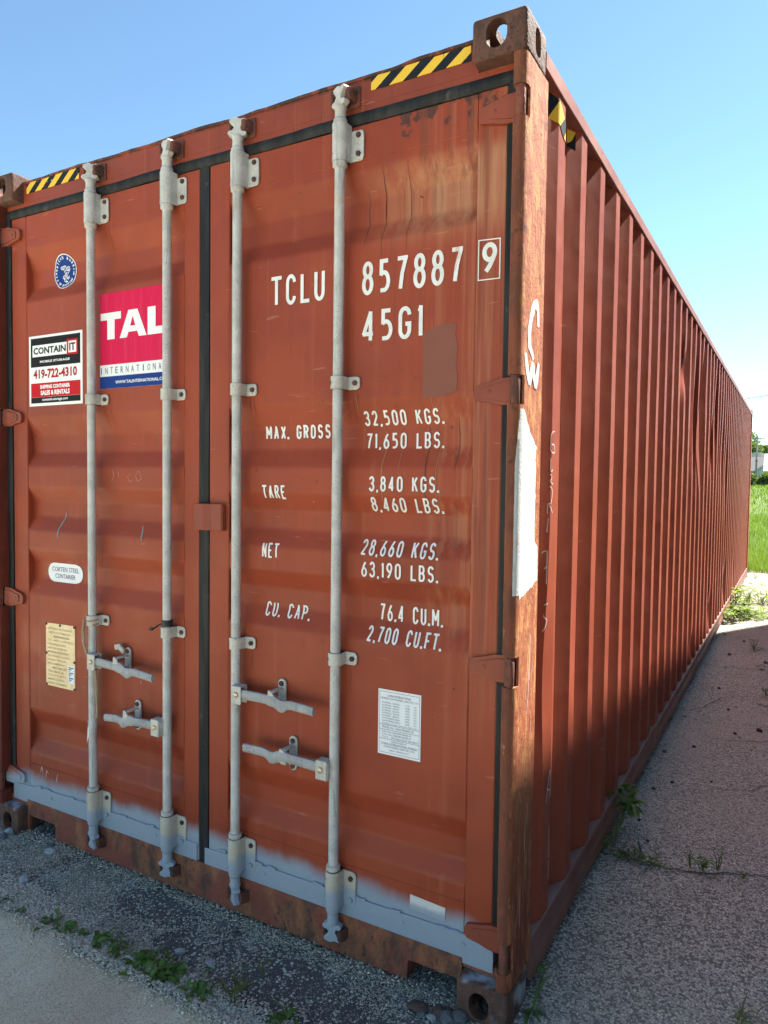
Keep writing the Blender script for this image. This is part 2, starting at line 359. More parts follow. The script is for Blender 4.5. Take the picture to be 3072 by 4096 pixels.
# ------------------------------------------------------------------ text: own stroke font and built-in font
def arc(cx, cy, rx, ry, a0, a1, n=10):
    return [(cx+rx*math.cos(math.radians(a0+(a1-a0)*i/n)), cy+ry*math.sin(math.radians(a0+(a1-a0)*i/n))) for i in range(n+1)]
_O = arc(.5, .74, .5, .26, 0, 180)+arc(.5, .26, .5, .26, 180, 360)+[(1, .74)]
GL = {
 '0': (1, [_O]), 'O': (1, [_O]),
 '1': (.45, [[(.1, .84), (.75, 1), (.75, 0)]]),
 '2': (1, [arc(.5, .72, .48, .28, 170, -20)+[(.05, .02), (1, .02)]]),
 '3': (1, [arc(.48, .76, .46, .24, 165, -80)+[(.42, .52)], [(.42, .52)]+arc(.48, .27, .52, .27, 80, -165)]),
 '4': (1.05, [[(.72, 0), (.72, 1), (0, .24), (1, .24)]]),
 '5': (1, [[(.92, 1), (.12, 1), (.10, .56)]+arc(.42, .32, .56, .30, 115, -75, 12)+[(.02, .03)]]),
 '6': (1, [[(.82, 1), (.48, .80), (.20, .55), (.06, .38)], arc(.5, .28, .5, .28, 0, 360, 22)]),
 '7': (1, [[(0, 1), (.98, 1), (.55, .5), (.36, 0)]]),
 '8': (1, [arc(.5, .77, .43, .23, 0, 360, 20), arc(.5, .28, .5, .28, 0, 360, 20)]),
 '9': (1, [[(.18, 0), (.52, .20), (.80, .45), (.94, .62)], arc(.5, .72, .5, .28, 0, 360, 22)]),
 'A': (1.05, [[(0, 0), (.5, 1), (1, 0)], [(.2, .32), (.8, .32)]]),
 'B': (1, [[(0, 0), (0, 1), (.5, 1)]+arc(.5, .76, .42, .24, 90, -90)+[(0, .52)], [(.5, .52)]+arc(.5, .26, .5, .26, 90, -90)+[(0, 0)]]),
 'C': (1, [arc(.5, .74, .5, .26, 5, 180)+arc(.5, .26, .5, .26, 180, 355)]),
 'E': (.9, [[(1.2, 1), (0, 1), (0, 0), (1.2, 0)], [(0, .52), (1., .52)]]),
 'F': (.9, [[(1.2, 1), (0, 1), (0, 0)], [(0, .5), (1., .5)]]),
 'G': (1, [arc(.5, .74, .5, .26, 5, 180)+arc(.5, .26, .5, .26, 180, 360)+[(1, .46), (.55, .46)]]),
 'K': (1, [[(0, 0), (0, 1)], [(.95, 1), (.03, .42)], [(.35, .62), (1, 0)]]),
 'L': (.9, [[(0, 1), (0, 0), (1.2, 0)]]),
 'M': (1.25, [[(0, 0), (0, 1), (.5, .35), (1, 1), (1, 0)]]),
 'N': (1.05, [[(0, 0), (0, 1), (1, 0), (1, 1)]]),
 'P': (1, [[(0, 0), (0, 1), (.5, 1)]+arc(.5, .74, .5, .26, 90, -90)+[(0, .48)]]),
 'R': (1, [[(0, 0), (0, 1), (.5, 1)]+arc(.5, .75, .47, .25, 90, -90)+[(0, .5)], [(.5, .5), (1, 0)]]),
 'S': (1, [arc(.5, .75, .48, .25, 20, 250, 14)+arc(.5, .26, .5, .26, 70, -160, 14)]),
 'T': (1.05, [[(-.20, 1), (1.20, 1)], [(.5, 1), (.5, 0)]]),
 'U': (1, [[(0, 1), (0, .27)]+arc(.5, .27, .5, .27, 180, 360)+[(1, 1)]]),
 'W': (1.3, [[(0, 1), (.25, 0), (.5, .7), (.75, 0), (1, 1)]]),
 'X': (1, [[(0, 0), (1, 1)], [(0, 1), (1, 0)]]),
 '.': (.16, [[(.0, .0), (.99, .0)]]), ',': (.2, [[(.6, .06), (.2, -.14)]]), ' ': (.75, []),
}
def resample(pts, step):
    out = [pts[0]]
    for a, b in zip(pts, pts[1:]):
        d = math.hypot(b[0]-a[0], b[1]-a[1]); n = max(1, int(math.ceil(d/step)))
        out += [(a[0]+(b[0]-a[0])*i/n, a[1]+(b[1]-a[1])*i/n) for i in range(1, n+1)]
    return out
def ribbon(pts, w, closed=False):
    """2D polyline -> (left, right) offset points with limited mitre"""
    P = [Vector(p) for p in pts]; n = len(P); res = []
    for i in range(n):
        d0 = (P[i]-P[i-1]) if i else None; d1 = (P[i+1]-P[i]) if i < n-1 else None
        if closed and i == 0: d0 = P[0]-P[-2]
        if closed and i == n-1: d1 = P[1]-P[0]
        d0 = d0 if d0 is not None and d0.length > 1e-9 else d1; d1 = d1 if d1 is not None and d1.length > 1e-9 else d0
        n0 = Vector((-d0.y, d0.x)).normalized(); n1 = Vector((-d1.y, d1.x)).normalized()
        nn = (n0+n1); nn = nn.normalized() if nn.length > 1e-6 else n0
        k = min(1/max(nn.dot(n0), .3), 2.2)
        res.append((P[i]+nn*w/2*k, P[i]-nn*w/2*k))
    return res
def split_corners(pts, sw):
    """cut a polyline at sharp corners; every piece runs on a little past the corner"""
    out, cur = [], [pts[0]]
    for i in range(1, len(pts)):
        cur.append(pts[i])
        if i < len(pts)-1:
            a = Vector((pts[i][0]-pts[i-1][0], pts[i][1]-pts[i-1][1])); b = Vector((pts[i+1][0]-pts[i][0], pts[i+1][1]-pts[i][1]))
            if a.length < 1e-9 or b.length < 1e-9: continue
            c = a.normalized().dot(b.normalized())
            if c < .72:
                e = sw*(.48 if c > -.3 else .22)
                p = Vector(pts[i])+a.normalized()*e; cur[-1] = (p.x, p.y); out.append(cur)
                q = Vector(pts[i])-b.normalized()*e; cur = [(q.x, q.y)]
    out.append(cur); return out
def stroke_text(mb, txt, x0, x1, z0, z1, surf, sw, cw=.41, gap=.2, mi=0, lift0=.0010):
    h = z1-z0; adv = []; x = 0
    for ch in txt:
        g = GL[ch]; w = g[0]*cw; adv.append((x, w)); x += w+gap
    tot = x-gap; sx = (x1-x0)/tot; k = 0
    for ch, (a, w) in zip(txt, adv):
        for st in GL[ch][1]:
            pts = [(x0+(a+p[0]*w)*sx, z0+sw/2+p[1]*(h-sw)) for p in st]
            cx = x0+(a+w/2)*sx; half = w*sx/2
            if ch == '.': pts = [(cx-sw*.6, z0+sw*.6), (cx+sw*.6, z0+sw*.6)]
            elif half > sw/2 and ch != ',': pts = [(cx+(p[0]-cx)*(half-sw/2)/half, p[1]) for p in pts]
            closed = len(pts) > 3 and math.hypot(pts[0][0]-pts[-1][0], pts[0][1]-pts[-1][1]) < 1e-6
            for piece in ([pts] if closed else split_corners(pts, sw)):
                piece = resample(piece, .006); rb = ribbon(piece, sw*(1.2 if ch == '.' else 1), closed)
                off = lift0+.00015*(k % 7); k += 1; vs = []
                for l, r in rb:
                    for q in (l, r): vs.append((q[0], surf(q[0], q[1])-off, q[1]))
                mb.add(vs, [(2*i, 2*i+1, 2*i+3, 2*i+2) for i in range(len(rb)-1)], mi)
def words_of(txt, x0, x1, cw, gap):
    """split a line into words with the x-span each takes in the full line"""
    x = 0; cells = []
    for ch in txt: w = GL[ch][0]*cw; cells.append((x, x+w)); x += w+gap
    tot = x-gap; k = (x1-x0)/tot; out = []; i = 0
    for wd in txt.split(' '):
        j = i+len(wd)-1; out.append((wd, x0+cells[i][0]*k, x0+cells[j][1]*k)); i = j+2
    return out
_tc = {}
def glyphs(txt, bold=0.):
    key = (txt, bold)
    if key in _tc: return _tc[key]
    cu = bpy.data.curves.new('t', 'FONT'); cu.body = txt; cu.size = 1; cu.offset = bold; cu.resolution_u = 2
    o = bpy.data.objects.new('t', cu); COL.objects.link(o)
    me = o.to_mesh(); vs = [(v.co.x, v.co.y) for v in me.vertices]; fs = [tuple(p.vertices) for p in me.polygons]
    o.to_mesh_clear(); bpy.data.objects.remove(o); bpy.data.curves.remove(cu)
    xs = [v[0] for v in vs]; ys = [v[1] for v in vs]
    if vs: vs = [((v[0]-min(xs))/(max(xs)-min(xs)), (v[1]-min(ys))/(max(ys)-min(ys))) for v in vs]
    _tc[key] = (vs, fs); return vs, fs
def font_text(mb, txt, x0, x1, z0, z1, y, mi=0, bold=0.):
    vs, fs = glyphs(txt, bold)
    mb.add([(x0+v[0]*(x1-x0), y, z0+v[1]*(z1-z0)) for v in vs], fs, mi)

# ------------------------------------------------------------------ the setting: ground, yard, pad, field
def gz(x, y):                                # terrain: level yard, field rising gently behind it
    t = min(max((y-14)/80, 0), 1); return 1.55*t*t*(3-2*t)
def sheet(name, xs, ys, zf, mat, kind='structure'):
    nx, ny = len(xs), len(ys)
    v = [(x, y, zf(x, y)) for y in ys for x in xs]
    f = [(j*nx+i, j*nx+i+1, (j+1)*nx+i+1, (j+1)*nx+i) for j in range(ny-1) for i in range(nx-1)]
    me = bpy.data.meshes.new(name); me.from_pydata(v, [], f); me.materials.append(mat); me.update()
    o = bpy.data.objects.new(name, me); COL.objects.link(o); shade(o)
    return tag(o, kind=kind)
def soil_mat():
    t = NT('soil_and_sod'); n = t.noise(.6, 5, .7)
    c = t.mix(t.ramp(n, .35, .65), (.065, .115, .014), (.10, .145, .025))
    c = t.mix(t.ramp(t.noise(3, 4), .6, .75, 0, .6), c, (.17, .15, .06))
    t.inp(Base_Color=c, Roughness=.95); t.bump(t.noise(14, 3), .6, .05); return t.m
ground = sheet('ground', [-600, -120, -40, -15, 0, 15, 40, 120, 600], [-300, -60, -10]+list(np.linspace(0, 110, 45))+[200, 600],
               lambda x, y: gz(x, y)-.012, soil_mat())
tag(ground, kind='structure')
def asphalt_mat():
    t = NT('worn_asphalt'); X = t.xyz()
    wob = t.noise(45, 3, col=True); vv = t.mix(.006, t.co, wob, 'ADD')
    def both(scale):
        n = t.t.nodes.new('ShaderNodeTexVoronoi'); n.inputs['Scale'].default_value = scale; t.t.links.new(vv, n.inputs['Vector']); return n.outputs['Distance'], t.sepc(n.outputs['Color'])
    d, cc = both(105); d2, cc2 = both(210)
    binder = (.085, .080, .076)
    pale = t.ramp(t.noise(1.6, 4, .65), .30, .70)             # worn-through aggregate against fresh binder
    # dark tar blotches in front of the doors
    blot = None; wv = t.mix(.12, t.co, t.noise(6, 3, col=True), 'ADD')
    for bx, by, br in ((-1.36, -.03, .20), (-1.20, -.10, .13), (-1.08, -.20, .10), (-.72, -.16, .20), (-.50, -.24, .24), (-1.95, .02, .10), (-.78, .02, .10)):
        n = t.t.nodes.new('ShaderNodeVectorMath'); n.operation = 'DISTANCE'; t.t.links.new(wv, n.inputs[0])
        n.inputs[1].default_value = (bx+.06, by+.06, .06)
        k = t.ramp(n.outputs['Value'], br*.55, br*1.15, 1, 0)
        blot = k if blot is None else t.math('MAXIMUM', blot, k)
    pale = t.math('MULTIPLY', pale, t.math('SUBTRACT', 1, t.math('MULTIPLY', blot, .8)))
    right = t.ramp(X[0], -.15, .1)
    pale = t.math('MAXIMUM', pale, t.math('MULTIPLY', right, .8))
    e1 = t.vor(105, 'DISTANCE_TO_EDGE', vec=vv)
    stone = t.mix(cc[0], (.48, .47, .40), (.92, .91, .77)); stone = t.mix(t.math('MULTIPLY', cc[1], .25), stone, (.50, .45, .38))
    show = t.math('LESS_THAN', cc[2], t.math('ADD', t.math('MULTIPLY', pale, .70), .12))
    k1 = t.math('MULTIPLY', t.ramp(e1, .04, .13), show)
    small = t.math('MULTIPLY', t.ramp(d2, .34, .46, 1, 0), t.math('LESS_THAN', cc2[2], t.math('ADD', t.math('MULTIPLY', pale, .62), .20)))
    c = t.mix(small, t.mix(pale, binder, (.22, .218, .19)), t.mix(cc2[0], (.27, .26, .22), (.80, .77, .64)))
    c = t.mix(k1, c, stone)
    c = t.mix(t.ramp(t.noise(260, 2), .50, .62, 0, .35), c, (.05, .046, .042))
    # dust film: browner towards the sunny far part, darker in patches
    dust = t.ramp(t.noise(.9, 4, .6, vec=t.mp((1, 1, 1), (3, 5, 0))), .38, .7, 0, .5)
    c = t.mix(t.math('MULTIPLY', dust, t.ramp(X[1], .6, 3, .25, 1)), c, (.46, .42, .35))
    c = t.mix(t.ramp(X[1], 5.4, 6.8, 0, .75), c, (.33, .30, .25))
    # block cracking of the old far surface
    cr = t.vor(3.2, 'DISTANCE_TO_EDGE', vec=t.mix(.10, t.co, t.noise(5, 3, col=True), 'ADD'))
    crk = t.math('MULTIPLY', t.ramp(cr, .012, .035, 1, 0), t.ramp(X[1], 6.0, 8.5, 0, .8))
    c = t.mix(crk, c, (.06, .055, .045))
    t.inp(Base_Color=c, Roughness=.9)
    h = t.math('ADD', t.math('MULTIPLY', t.math('SUBTRACT', 1, t.ramp(d, 0, .55)), .9), t.math('MULTIPLY', small, .4))
    h = t.math('SUBTRACT', h, t.math('MULTIPLY', crk, 3)); t.bump(h, .75, .006)
    return t.m
xs = sorted(set(list(np.linspace(-9, -3, 7))+list(np.linspace(-3, 2, 51))+list(np.linspace(2, 9, 8))))
ys = sorted(set(list(np.linspace(-.42, 3, 36))+list(np.linspace(3, 13.2, 35))))
def yard_z(x, y):
    z = .004*fbm(x*1.3, y*1.3)
    if -2.5 < x < 0 and y > -.05: z += .0
    return z
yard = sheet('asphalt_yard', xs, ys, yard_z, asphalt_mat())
def concrete_mat():
    t = NT('concrete_pad'); n = t.noise(2.2, 5, .65); f = t.noise(170, 3, .7); st = t.noise(5, 5, .7, vec=t.mp((1, 1, 1), (4, 1, 0)))
    c = t.mix(t.ramp(n, .35, .65), (.66, .56, .38), (.80, .70, .51))
    c = t.mix(t.ramp(st, .50, .72, 0, .55), c, (.54, .44, .28))
    c = t.mix(t.ramp(f, .48, .66, 0, .75), c, (.30, .245, .165))
    c = t.mix(t.ramp(t.noise(120, 2, .5, vec=t.mp((1, 1, 1), (9, 3, 0))), .62, .70, 0, .8), c, (.86, .76, .58))
    sc = t.noise(1, 2, .4, vec=t.mp((3, 26, 1), (0, .4, 0), (0, 0, .9))); c = t.mix(t.ramp(sc, .74, .78, 0, .4), c, (.86, .78, .62))
    t.inp(Base_Color=c, Roughness=.92, Specular_IOR_Level=.2); t.bump(t.math('ADD', f, t.math('MULTIPLY', n, .6)), .5, .004); return t.m
pad_edge = [(-9, -.36), (-2.2, -.37), (-1.80, -.375), (-1.55, -.345), (-1.44, -.36), (-1.37, -.40), (-1.25, -.395), (-1.05, -.39), (-.84, -.375), (-.70, -.37), (-.60, -.40), (-.3, -.39), (9, -.38)]
mb = MB(); top = pad_edge; n = len(top)
mb.add([(x, y, .010) for x, y in top]+[(x, y, -.03) for x, y in top]+[(x*2.2, -22, .010) for x, y in top],  # pad stretched out of view behind the camera to bounce light onto the doors
       [(i, i+1, n+i+1, n+i) for i in range(n-1)]+[(2*n+i, 2*n+i+1, i+1, i) for i in range(n-1)])
tag(mb.build('concrete_pad', concrete_mat()), kind='structure')

# ------------------------------------------------------------------ THE CONTAINER
box40 = empty('shipping_container')
tag(box40, 'long rust red steel shipping container with white lettering on its closed double doors', 'container')
RD = .032
RECESS = [(2.578, 2.492, 2.412, 2.352), (1.856, 1.772, 1.700, 1.637), (1.552, 1.488, 1.422, 1.359),
          (1.279, 1.216, 1.147, 1.078), (.567, .500, .430, .370)]
def prof_raw(z):
    for a, b, c, d in RECESS:
        if d <= z <= a:
            if z > b: return RD*(a-z)/(a-b)
            if z < c: return RD*(z-d)/(c-d)
            return RD
    return 0.
def prof(z):                                  # softened bends
    return sum(prof_raw(z+o) for o in (-.008, -.004, 0, .004, .008))/5
def surf(x, z): return DY+prof(z)
def true_pos(x, z):
    """apparent (x,z) on the flush door plane -> place on the pressed skin along the sight line"""
    y = DY; px, pz = x, z
    for _ in range(6):
        y = DY+prof(pz); k = (y-CAM.y)/(DY-CAM.y); px = CAM.x+(x-CAM.x)*k; pz = CAM.z+(z-CAM.z)*k
    return px, pz
def shifted(x0, x1, z0, z1):
    cx, cz = (x0+x1)/2, (z0+z1)/2; tx, tz = true_pos(cx, cz); k = (DY+prof(tz)-CAM.y)/(DY-CAM.y)
    return tx-(x1-x0)/2*k, tx+(x1-x0)/2*k, tz-(z1-z0)/2*k, tz+(z1-z0)/2*k

# ---- doors: pressed skin with flush edge members
ZP0, ZP1 = .318, 2.612                        # pressed sheet between bottom and top members
def door_skin(name, x0, x1, mat):
    zs = set([ZP0, ZP1])
    for a, b, c, d in RECESS:
        for e in (a, b, c, d):
            for o in (-.012, -.007, -.003, 0, .003, .007, .012): zs.add(round(e+o, 4))
    zs = sorted(z for z in zs if ZP0 <= z <= ZP1); nx = 16
    v, f = [], []
    for z in zs:
        for i in range(nx+1):
            x = x0+(x1-x0)*i/nx; wv = .0005*fbm(x*3+name.count('r')*7, z*2.2, 1.3)
            v.append((x, DY+prof(z)+wv*(1 if 0 < i < nx else 0), z))
    for j in range(len(zs)-1):
        for i in range(nx): f.append((j*(nx+1)+i, j*(nx+1)+i+1, (j+1)*(nx+1)+i+1, (j+1)*(nx+1)+i))
    mb = MB(); mb.add(v, f); o = mb.build('door', mat, box40, smooth=True)
    return o
XL = (-2.362, -2.262, -1.324, -1.247)         # left leaf: outer edge, sheet edge, sheet edge, inner edge
XR = (-1.197, -1.103, -.161, -.070)
door_l = door_skin('l', XL[1], XL[2], M['door_l']); door_l['label'] = 'left door leaf carrying the round, pink and black stickers'
door_r = door_skin('r', XR[1], XR[2], M['door_r']); door_r['label'] = 'right door leaf lettered in white'
for d, X, mt in ((door_l, XL, 'door_l'), (door_r, XR, 'door_r')):
    for a, b in ((X[0], X[1]), (X[2], X[3])):
        mb = MB(); mb.box(a, b, DY-.0015, DY+.055, .13, 2.722); mb.build('edge_member', M[mt], d, bevel=.005)
    mb = MB(); mb.box(X[1]+.0005, X[2]-.0005, DY, DY+.055, ZP1, 2.720); mb.build('top_member', M[mt], d, bevel=.002)
    mb = MB(); mb.box(X[1]+.0005, X[2]-.0005, DY, DY+.055, .128, ZP0); mb.build('bottom_member', M[mt], d, bevel=.002)
    for z in (ZP0, ZP1):                      # weld beads where the sheet meets the members
        mb = MB(); mb.tube([(X[1]+(X[2]-X[1])*i/40, DY+.0005, z+.0012*fbm(i*.7, z)) for i in range(41)], .0026, 5)
        mb.build('weld_bead', M[mt], d, smooth=True)
    for x in (X[1]+.001, X[2]-.001):
        mb = MB(); pts = []
        for i in range(90):
            z = ZP0+(ZP1-ZP0)*i/89; pts.append((x+.001*fbm(i*.9, x), DY+prof(z)+.0, z))
        mb.tube(pts, .0026, 5); mb.build('weld_bead', M[mt], d, smooth=True)

# ---- rubber gaskets
def gasket(pts_x, z0, z1, parent, y0=.046, name='gasket'):
    mb = MB(); x0, x1 = pts_x; n = 60; sec = [(0, .02), (0, .004), (.25, 0), (.5, .0015), (.75, 0), (1, .004), (1, .02)]
    v = []
    for j in range(n+1):
        z = z0+(z1-z0)*j/n; wv = .0015*fbm(z*6, x0)
        for a, b in sec: v.append((x0+(x1-x0)*a+wv, y0+b+.001*fbm(z*9, a*2, x0), z))
    k = len(sec)
    mb.add(v, [(j*k+i, j*k+i+1, (j+1)*k+i+1, (j+1)*k+i) for j in range(n) for i in range(k-1)]+[tuple(range(k)), tuple(range(n*k, n*k+k))])
    return mb.build(name, M['gasket'], parent, smooth=True)
gasket((-.0695, -.041), .285, 2.700, door_r)
gasket((-2.400, -2.363), .285, 2.700, door_l)
gasket((-1.2440, -1.2000), .140, 2.745, door_l, y0=.050)
def hgasket(x0, x1, parent, zc=2.7405):
    mb = MB(); n = 70; sec = [(-.021, .016), (-.019, .003), (-.006, -.003), (.006, -.003), (.018, .004), (.021, .016)]; v = []
    for j in range(n+1):
        x = x0+(x1-x0)*j/n; wv = .0025*fbm(x*2.5, 3)
        for a, b in sec: v.append((x, .048+b+.001*fbm(x*7, a*30), zc+a+wv))
    k = len(sec)
    mb.add(v, [(j*k+i, j*k+i+1, (j+1)*k+i+1, (j+1)*k+i) for j in range(n) for i in range(k-1)]+[tuple(range(k)), tuple(range(n*k, n*k+k))])
    mb.build('gasket', M['gasket'], parent, smooth=True)
hgasket(-2.395, -1.235, door_l); hgasket(-1.2345, -.052, door_r)
mb = MB(); mb.box(-.068, -.040, .047, .066, 2.690, 2.735); mb.build('gasket', M['gasket'], door_r, bevel=.006)
mb = MB(); mb.box(-2.398, -2.366, .047, .066, 2.690, 2.735); mb.build('gasket', M['gasket'], door_l, bevel=.006)

# ---- welded-on repair plates along the bottom, sprayed grey blue
mb = MB(); mb.prism([(-2.376, .135), (-1.253, .133), (-1.253, .214), (-1.60, .222), (-2.15, .221), (-2.25, .214), (-2.376, .207)], 'y', .0485, .0535)
pl = mb.build('repair_plate', M['plate'], door_l, bevel=.0012); pl['label'] = 'grey blue plate welded along the bottom of the left door'
mb = MB(); mb.prism([(-1.213, .127), (-.064, .133), (-.064, .198), (-.158, .224), (-.55, .218), (-1.0, .219), (-1.213, .210)], 'y', .0485, .0535)
pl = mb.build('repair_plate', M['plate'], door_r, bevel=.0012); pl['label'] = 'grey blue plate welded along the bottom of the right door'
for d, xs_, zz in ((door_l, [-2.20, -2.14, -1.98, -1.90, -1.66, -1.50, -1.34], .2225), (door_r, [-1.13, -.96, -.90, -.70, -.53, -.40, -.24, -.19], .2215)):
    for i, x in enumerate(xs_):
        mb = MB(); mb.tube([(x+.012*k, .0492, zz+.002*math.sin(k*2.+i)) for k in range(-1, 3)], .0045, 6)
        mb.build('tack_weld', M['plate'], d, smooth=True)
    for i, x in enumerate(xs_[1::2]):
        mb = MB(); mb.lathe([(.007, .0487), (.007, .0462), (.003, .0455)], x+.03, zz-.030, 10, axis='y'); mb.build('rivet', M['plate'], d, smooth=True)

# ---- hinges: blade over the gasket, knuckle standing in a slot of the post
HZ = [(2.605, 2.690), (1.815, 1.897), (1.012, 1.098), (.172, .260)]
def hinge(d, side, z0, z1):
    zc = (z0+z1)/2; h = (z1-z0)/2; s = side; zb0, zb1 = z0, z1
    if z0 < .5: zc, h = zc+.030, .041
    X = lambda x: x if s > 0 else -W-x
    o = [(-.024, zc-h*.96), (-.024, zc+h*.96), (-.072, zc+h*.92), (-.110, zc+h*.66), (-.140, zc+h*.50), (-.150, zc+h*.38), (-.154, zc+h*.1), (-.153, zc-h*.38),
         (-.146, zc-h*.58), (-.110, zc-h*.72), (-.075, zc-h*.94)]
    mb = MB(); mb.prism([(X(x), z) for x, z in o], 'y', .039, .0585)
    mb.prism([(X(-.028+(x+.028)*.80), zc+(z-zc)*.72) for x, z in o], 'y', .0355, .040)
    mb.lathe([(.0128, z0+.001), (.0140, z0+.004), (.0140, z1-.004), (.0128, z1-.001)], X(-.0190), .0145, 16, 1)
    mb.lathe([(.0075, .0357), (.0075, .0345), (.005, .0342)], X(-.105), zc, 14, axis='y')
    mb.lathe([(.004, .0345), (.003, .0335)], X(-.105), zc, 10, axis='y')
    hn = mb.build('hinge', [M['hinge'] if side > 0 or z0 > .5 else M['hinge_s'], M['barrel']], d, bevel=.003, smooth=True); return hn
for z0, z1 in HZ: hinge(door_r, 1, z0, z1); hinge(door_l, -1, z0, z1)

# ---- lettering on the right leaf: white film following the pressed sheet
ROWS = [('TCLU', -.914, -.692, 2.187, 2.289, .0125), ('857887', -.549, -.200, 2.184, 2.290, .0130), ('45G1', -.547, -.329, 2.034, 2.135, .0130),
        ('9', -.140, -.094, 2.199, 2.288, .0135),
        ('MAX. GROSS', -.933, -.664, 1.733, 1.780, .0072), ('32,500 KGS.', -.535, -.257, 1.770, 1.817, .0064), ('71,650 LBS.', -.525, -.253, 1.696, 1.746, .0064),
        ('TARE', -.950, -.851, 1.528, 1.576, .0064), ('3,840 KGS.', -.515, -.268, 1.561, 1.610, .0064), ('8,460 LBS.', -.505, -.254, 1.497, 1.544, .0064),
        ('NET', -.949, -.877, 1.322, 1.374, .0064), ('28,660 KGS.', -.538, -.264, 1.356, 1.407, .0064), ('63,190 LBS.', -.540, -.267, 1.285, 1.336, .0064),
        ('CU. CAP.', -.927, -.738, 1.120, 1.169, .0064), ('76.4 CU.M.', -.468, -.248, 1.151, 1.205, .0064), ('2,700 CU.FT.', -.513, -.250, 1.079, 1.128, .0064)]
for txt, x0, x1, z0, z1, sw in ROWS:
    a0, a1, b0, b1 = shifted(x0, x1, z0, z1); cw_, gp_ = (.41, .185) if sw > .01 else (.36, .15)
    for wd, w0, w1 in words_of(txt, a0, a1, cw_, gp_):
        mb = MB()
        stroke_text(mb, wd, w0, w1, b0, b1, (lambda x, z: DY-.0015 if x > XR[2] else surf(x, z)-.0008), sw, cw=cw_, gap=gp_)
        if txt == '9':
            for k, st in enumerate(([(-.151, 2.181), (-.151, 2.299)], [(-.1525, 2.2975), (-.0835, 2.2945)], [(-.085, 2.296), (-.085, 2.180)], [(-.0835, 2.1815), (-.1525, 2.1825)])):
                rb = ribbon(resample(st, .01), .0032); mb.add([(q[0], DY-.0032-.0003*k, q[1]) for l in rb for q in l], [(2*i, 2*i+1, 2*i+3, 2*i+2) for i in range(len(rb)-1)])
        o = mb.build('lettering', M['white'], door_r); o['label'] = 'white lettering reading '+wd
# repainted rectangle beside the size code
pp = [(-.330, 2.046), (-.296, 2.058), (-.262, 2.070), (-.240, 2.070), (-.222, 2.063), (-.219, 2.03), (-.214, 1.99), (-.217, 1.95), (-.212, 1.90), (-.214, 1.868), (-.236, 1.858), (-.27, 1.851), (-.327, 1.853)]
pp = [(x+(.006*fbm(x*50, z*45, 3) if x > -.31 else 0), z+.003*fbm(x*60, z*30, 5)) for x, z in resample(pp, .006)]
mb = MB(); mb.prism(pp, 'y', DY-.0012, DY+.001); o = mb.build('repaint_patch', M['patch'], door_r); o['label'] = 'dull brown patch of newer paint'

# ---- hazard stripes on the header ends and wrapped on the first side ribs
def hazard(parent, x0, x1, z0, z1, y, n, lean, start=0, name='hazard_stripe'):
    mb = MB(); wdt = (x1-x0)/n; edges = [x0+wdt*(i-3)+(start*wdt) for i in range(n+8)]
    def clip(poly, xa, xb):
        for lim, sgn in ((xa, 1), (xb, -1)):
            out = []
            for i, p in enumerate(poly):
                q = poly[(i+1) % len(poly)]; ip = sgn*(p[0]-lim) >= 0; iq = sgn*(q[0]-lim) >= 0
                if ip: out.append(p)
                if ip != iq:
                    t = (lim-p[0])/(q[0]-p[0]); out.append((lim, p[1]+(q[1]-p[1])*t))
            poly = out
            if not poly: return []
        return poly
    for i in range(len(edges)-1):
        a, b = edges[i], edges[i+1]
        poly = clip([(a, z0), (b, z0), (b+lean, z1), (a+lean, z1)], x0, x1)
        if len(poly) >= 3: mb.prism(poly, 'y', y, y+.002, i % 2)
    o = mb.build(name, [M['haz_y'], M['haz_k']], parent); return o

# ---- header, sill
def header():
    mb = MB(); n = 90; v = []
    xs_ = [-2.276+(2.276-.162)*i/n for i in range(n+1)]
    for x in xs_:
        w1 = .007*fbm(x*2.2, 5)+.003*fbm(x*9, 2); w2 = .004*fbm(x*3, 8)
        zt = 2.866+max(-.004, w1)+(.010 if x > -.45 else 0)*min(1, max(0, (x+.45)/.1))
        v += [(x, DY, 2.7785), (x, DY+.0005, zt-.010), (x, DY-.004+w2*.3, zt-.008), (x, DY-.006+w2*.3, zt), (x, DY+.09, zt+.002), (x, DY+.09, 2.7785)]
    k = 6
    mb.add(v, [(j*k+i, j*k+(i+1) % k, (j+1)*k+(i+1) % k, (j+1)*k+i) for j in range(n) for i in range(k)]+[tuple(range(k)), tuple(range(n*k, n*k+k))])
    mb.box(-2.392, -.046, DY, DY+.09, 2.752, 2.7780)
    return mb.build('door_header', M['header'], box40)
hd = header()
hazard(hd, -.523, -.186, 2.818, 2.861, DY-.0028, 7, .058, start=.35)
hazard(hd, -2.252, -1.910, 2.814, 2.858, DY-.0028, 8, .055, start=.35)
mb = MB()
mb.prism([(-2.276, .004), (-2.262, .004), (-2.262, .079), (-2.090, .079), (-2.082, .070), (-2.082, .012), (-1.5, .012), (-.9, .012), (-.350, .012), (-.348, .070), (-.340, .079), (-.178, .079), (-.178, .004), (-.1625, .004), (-.1625, .150), (-2.276, .150)][::-1], 'y', .046, .066)
mb.box(-2.276, -.1625, .066, .15, .10, .150); mb.box(-.356, -.348, .066, .3, .012, .10); mb.box(-2.082, -2.074, .066, .3, .012, .10)
mb.box(-2.395, -2.277, .052, .15, .1185, .150); mb.box(-.1615, -.045, .052, .15, .1185, .150)
mb.build('door_sill', M['sill'], box40, bevel=.003)

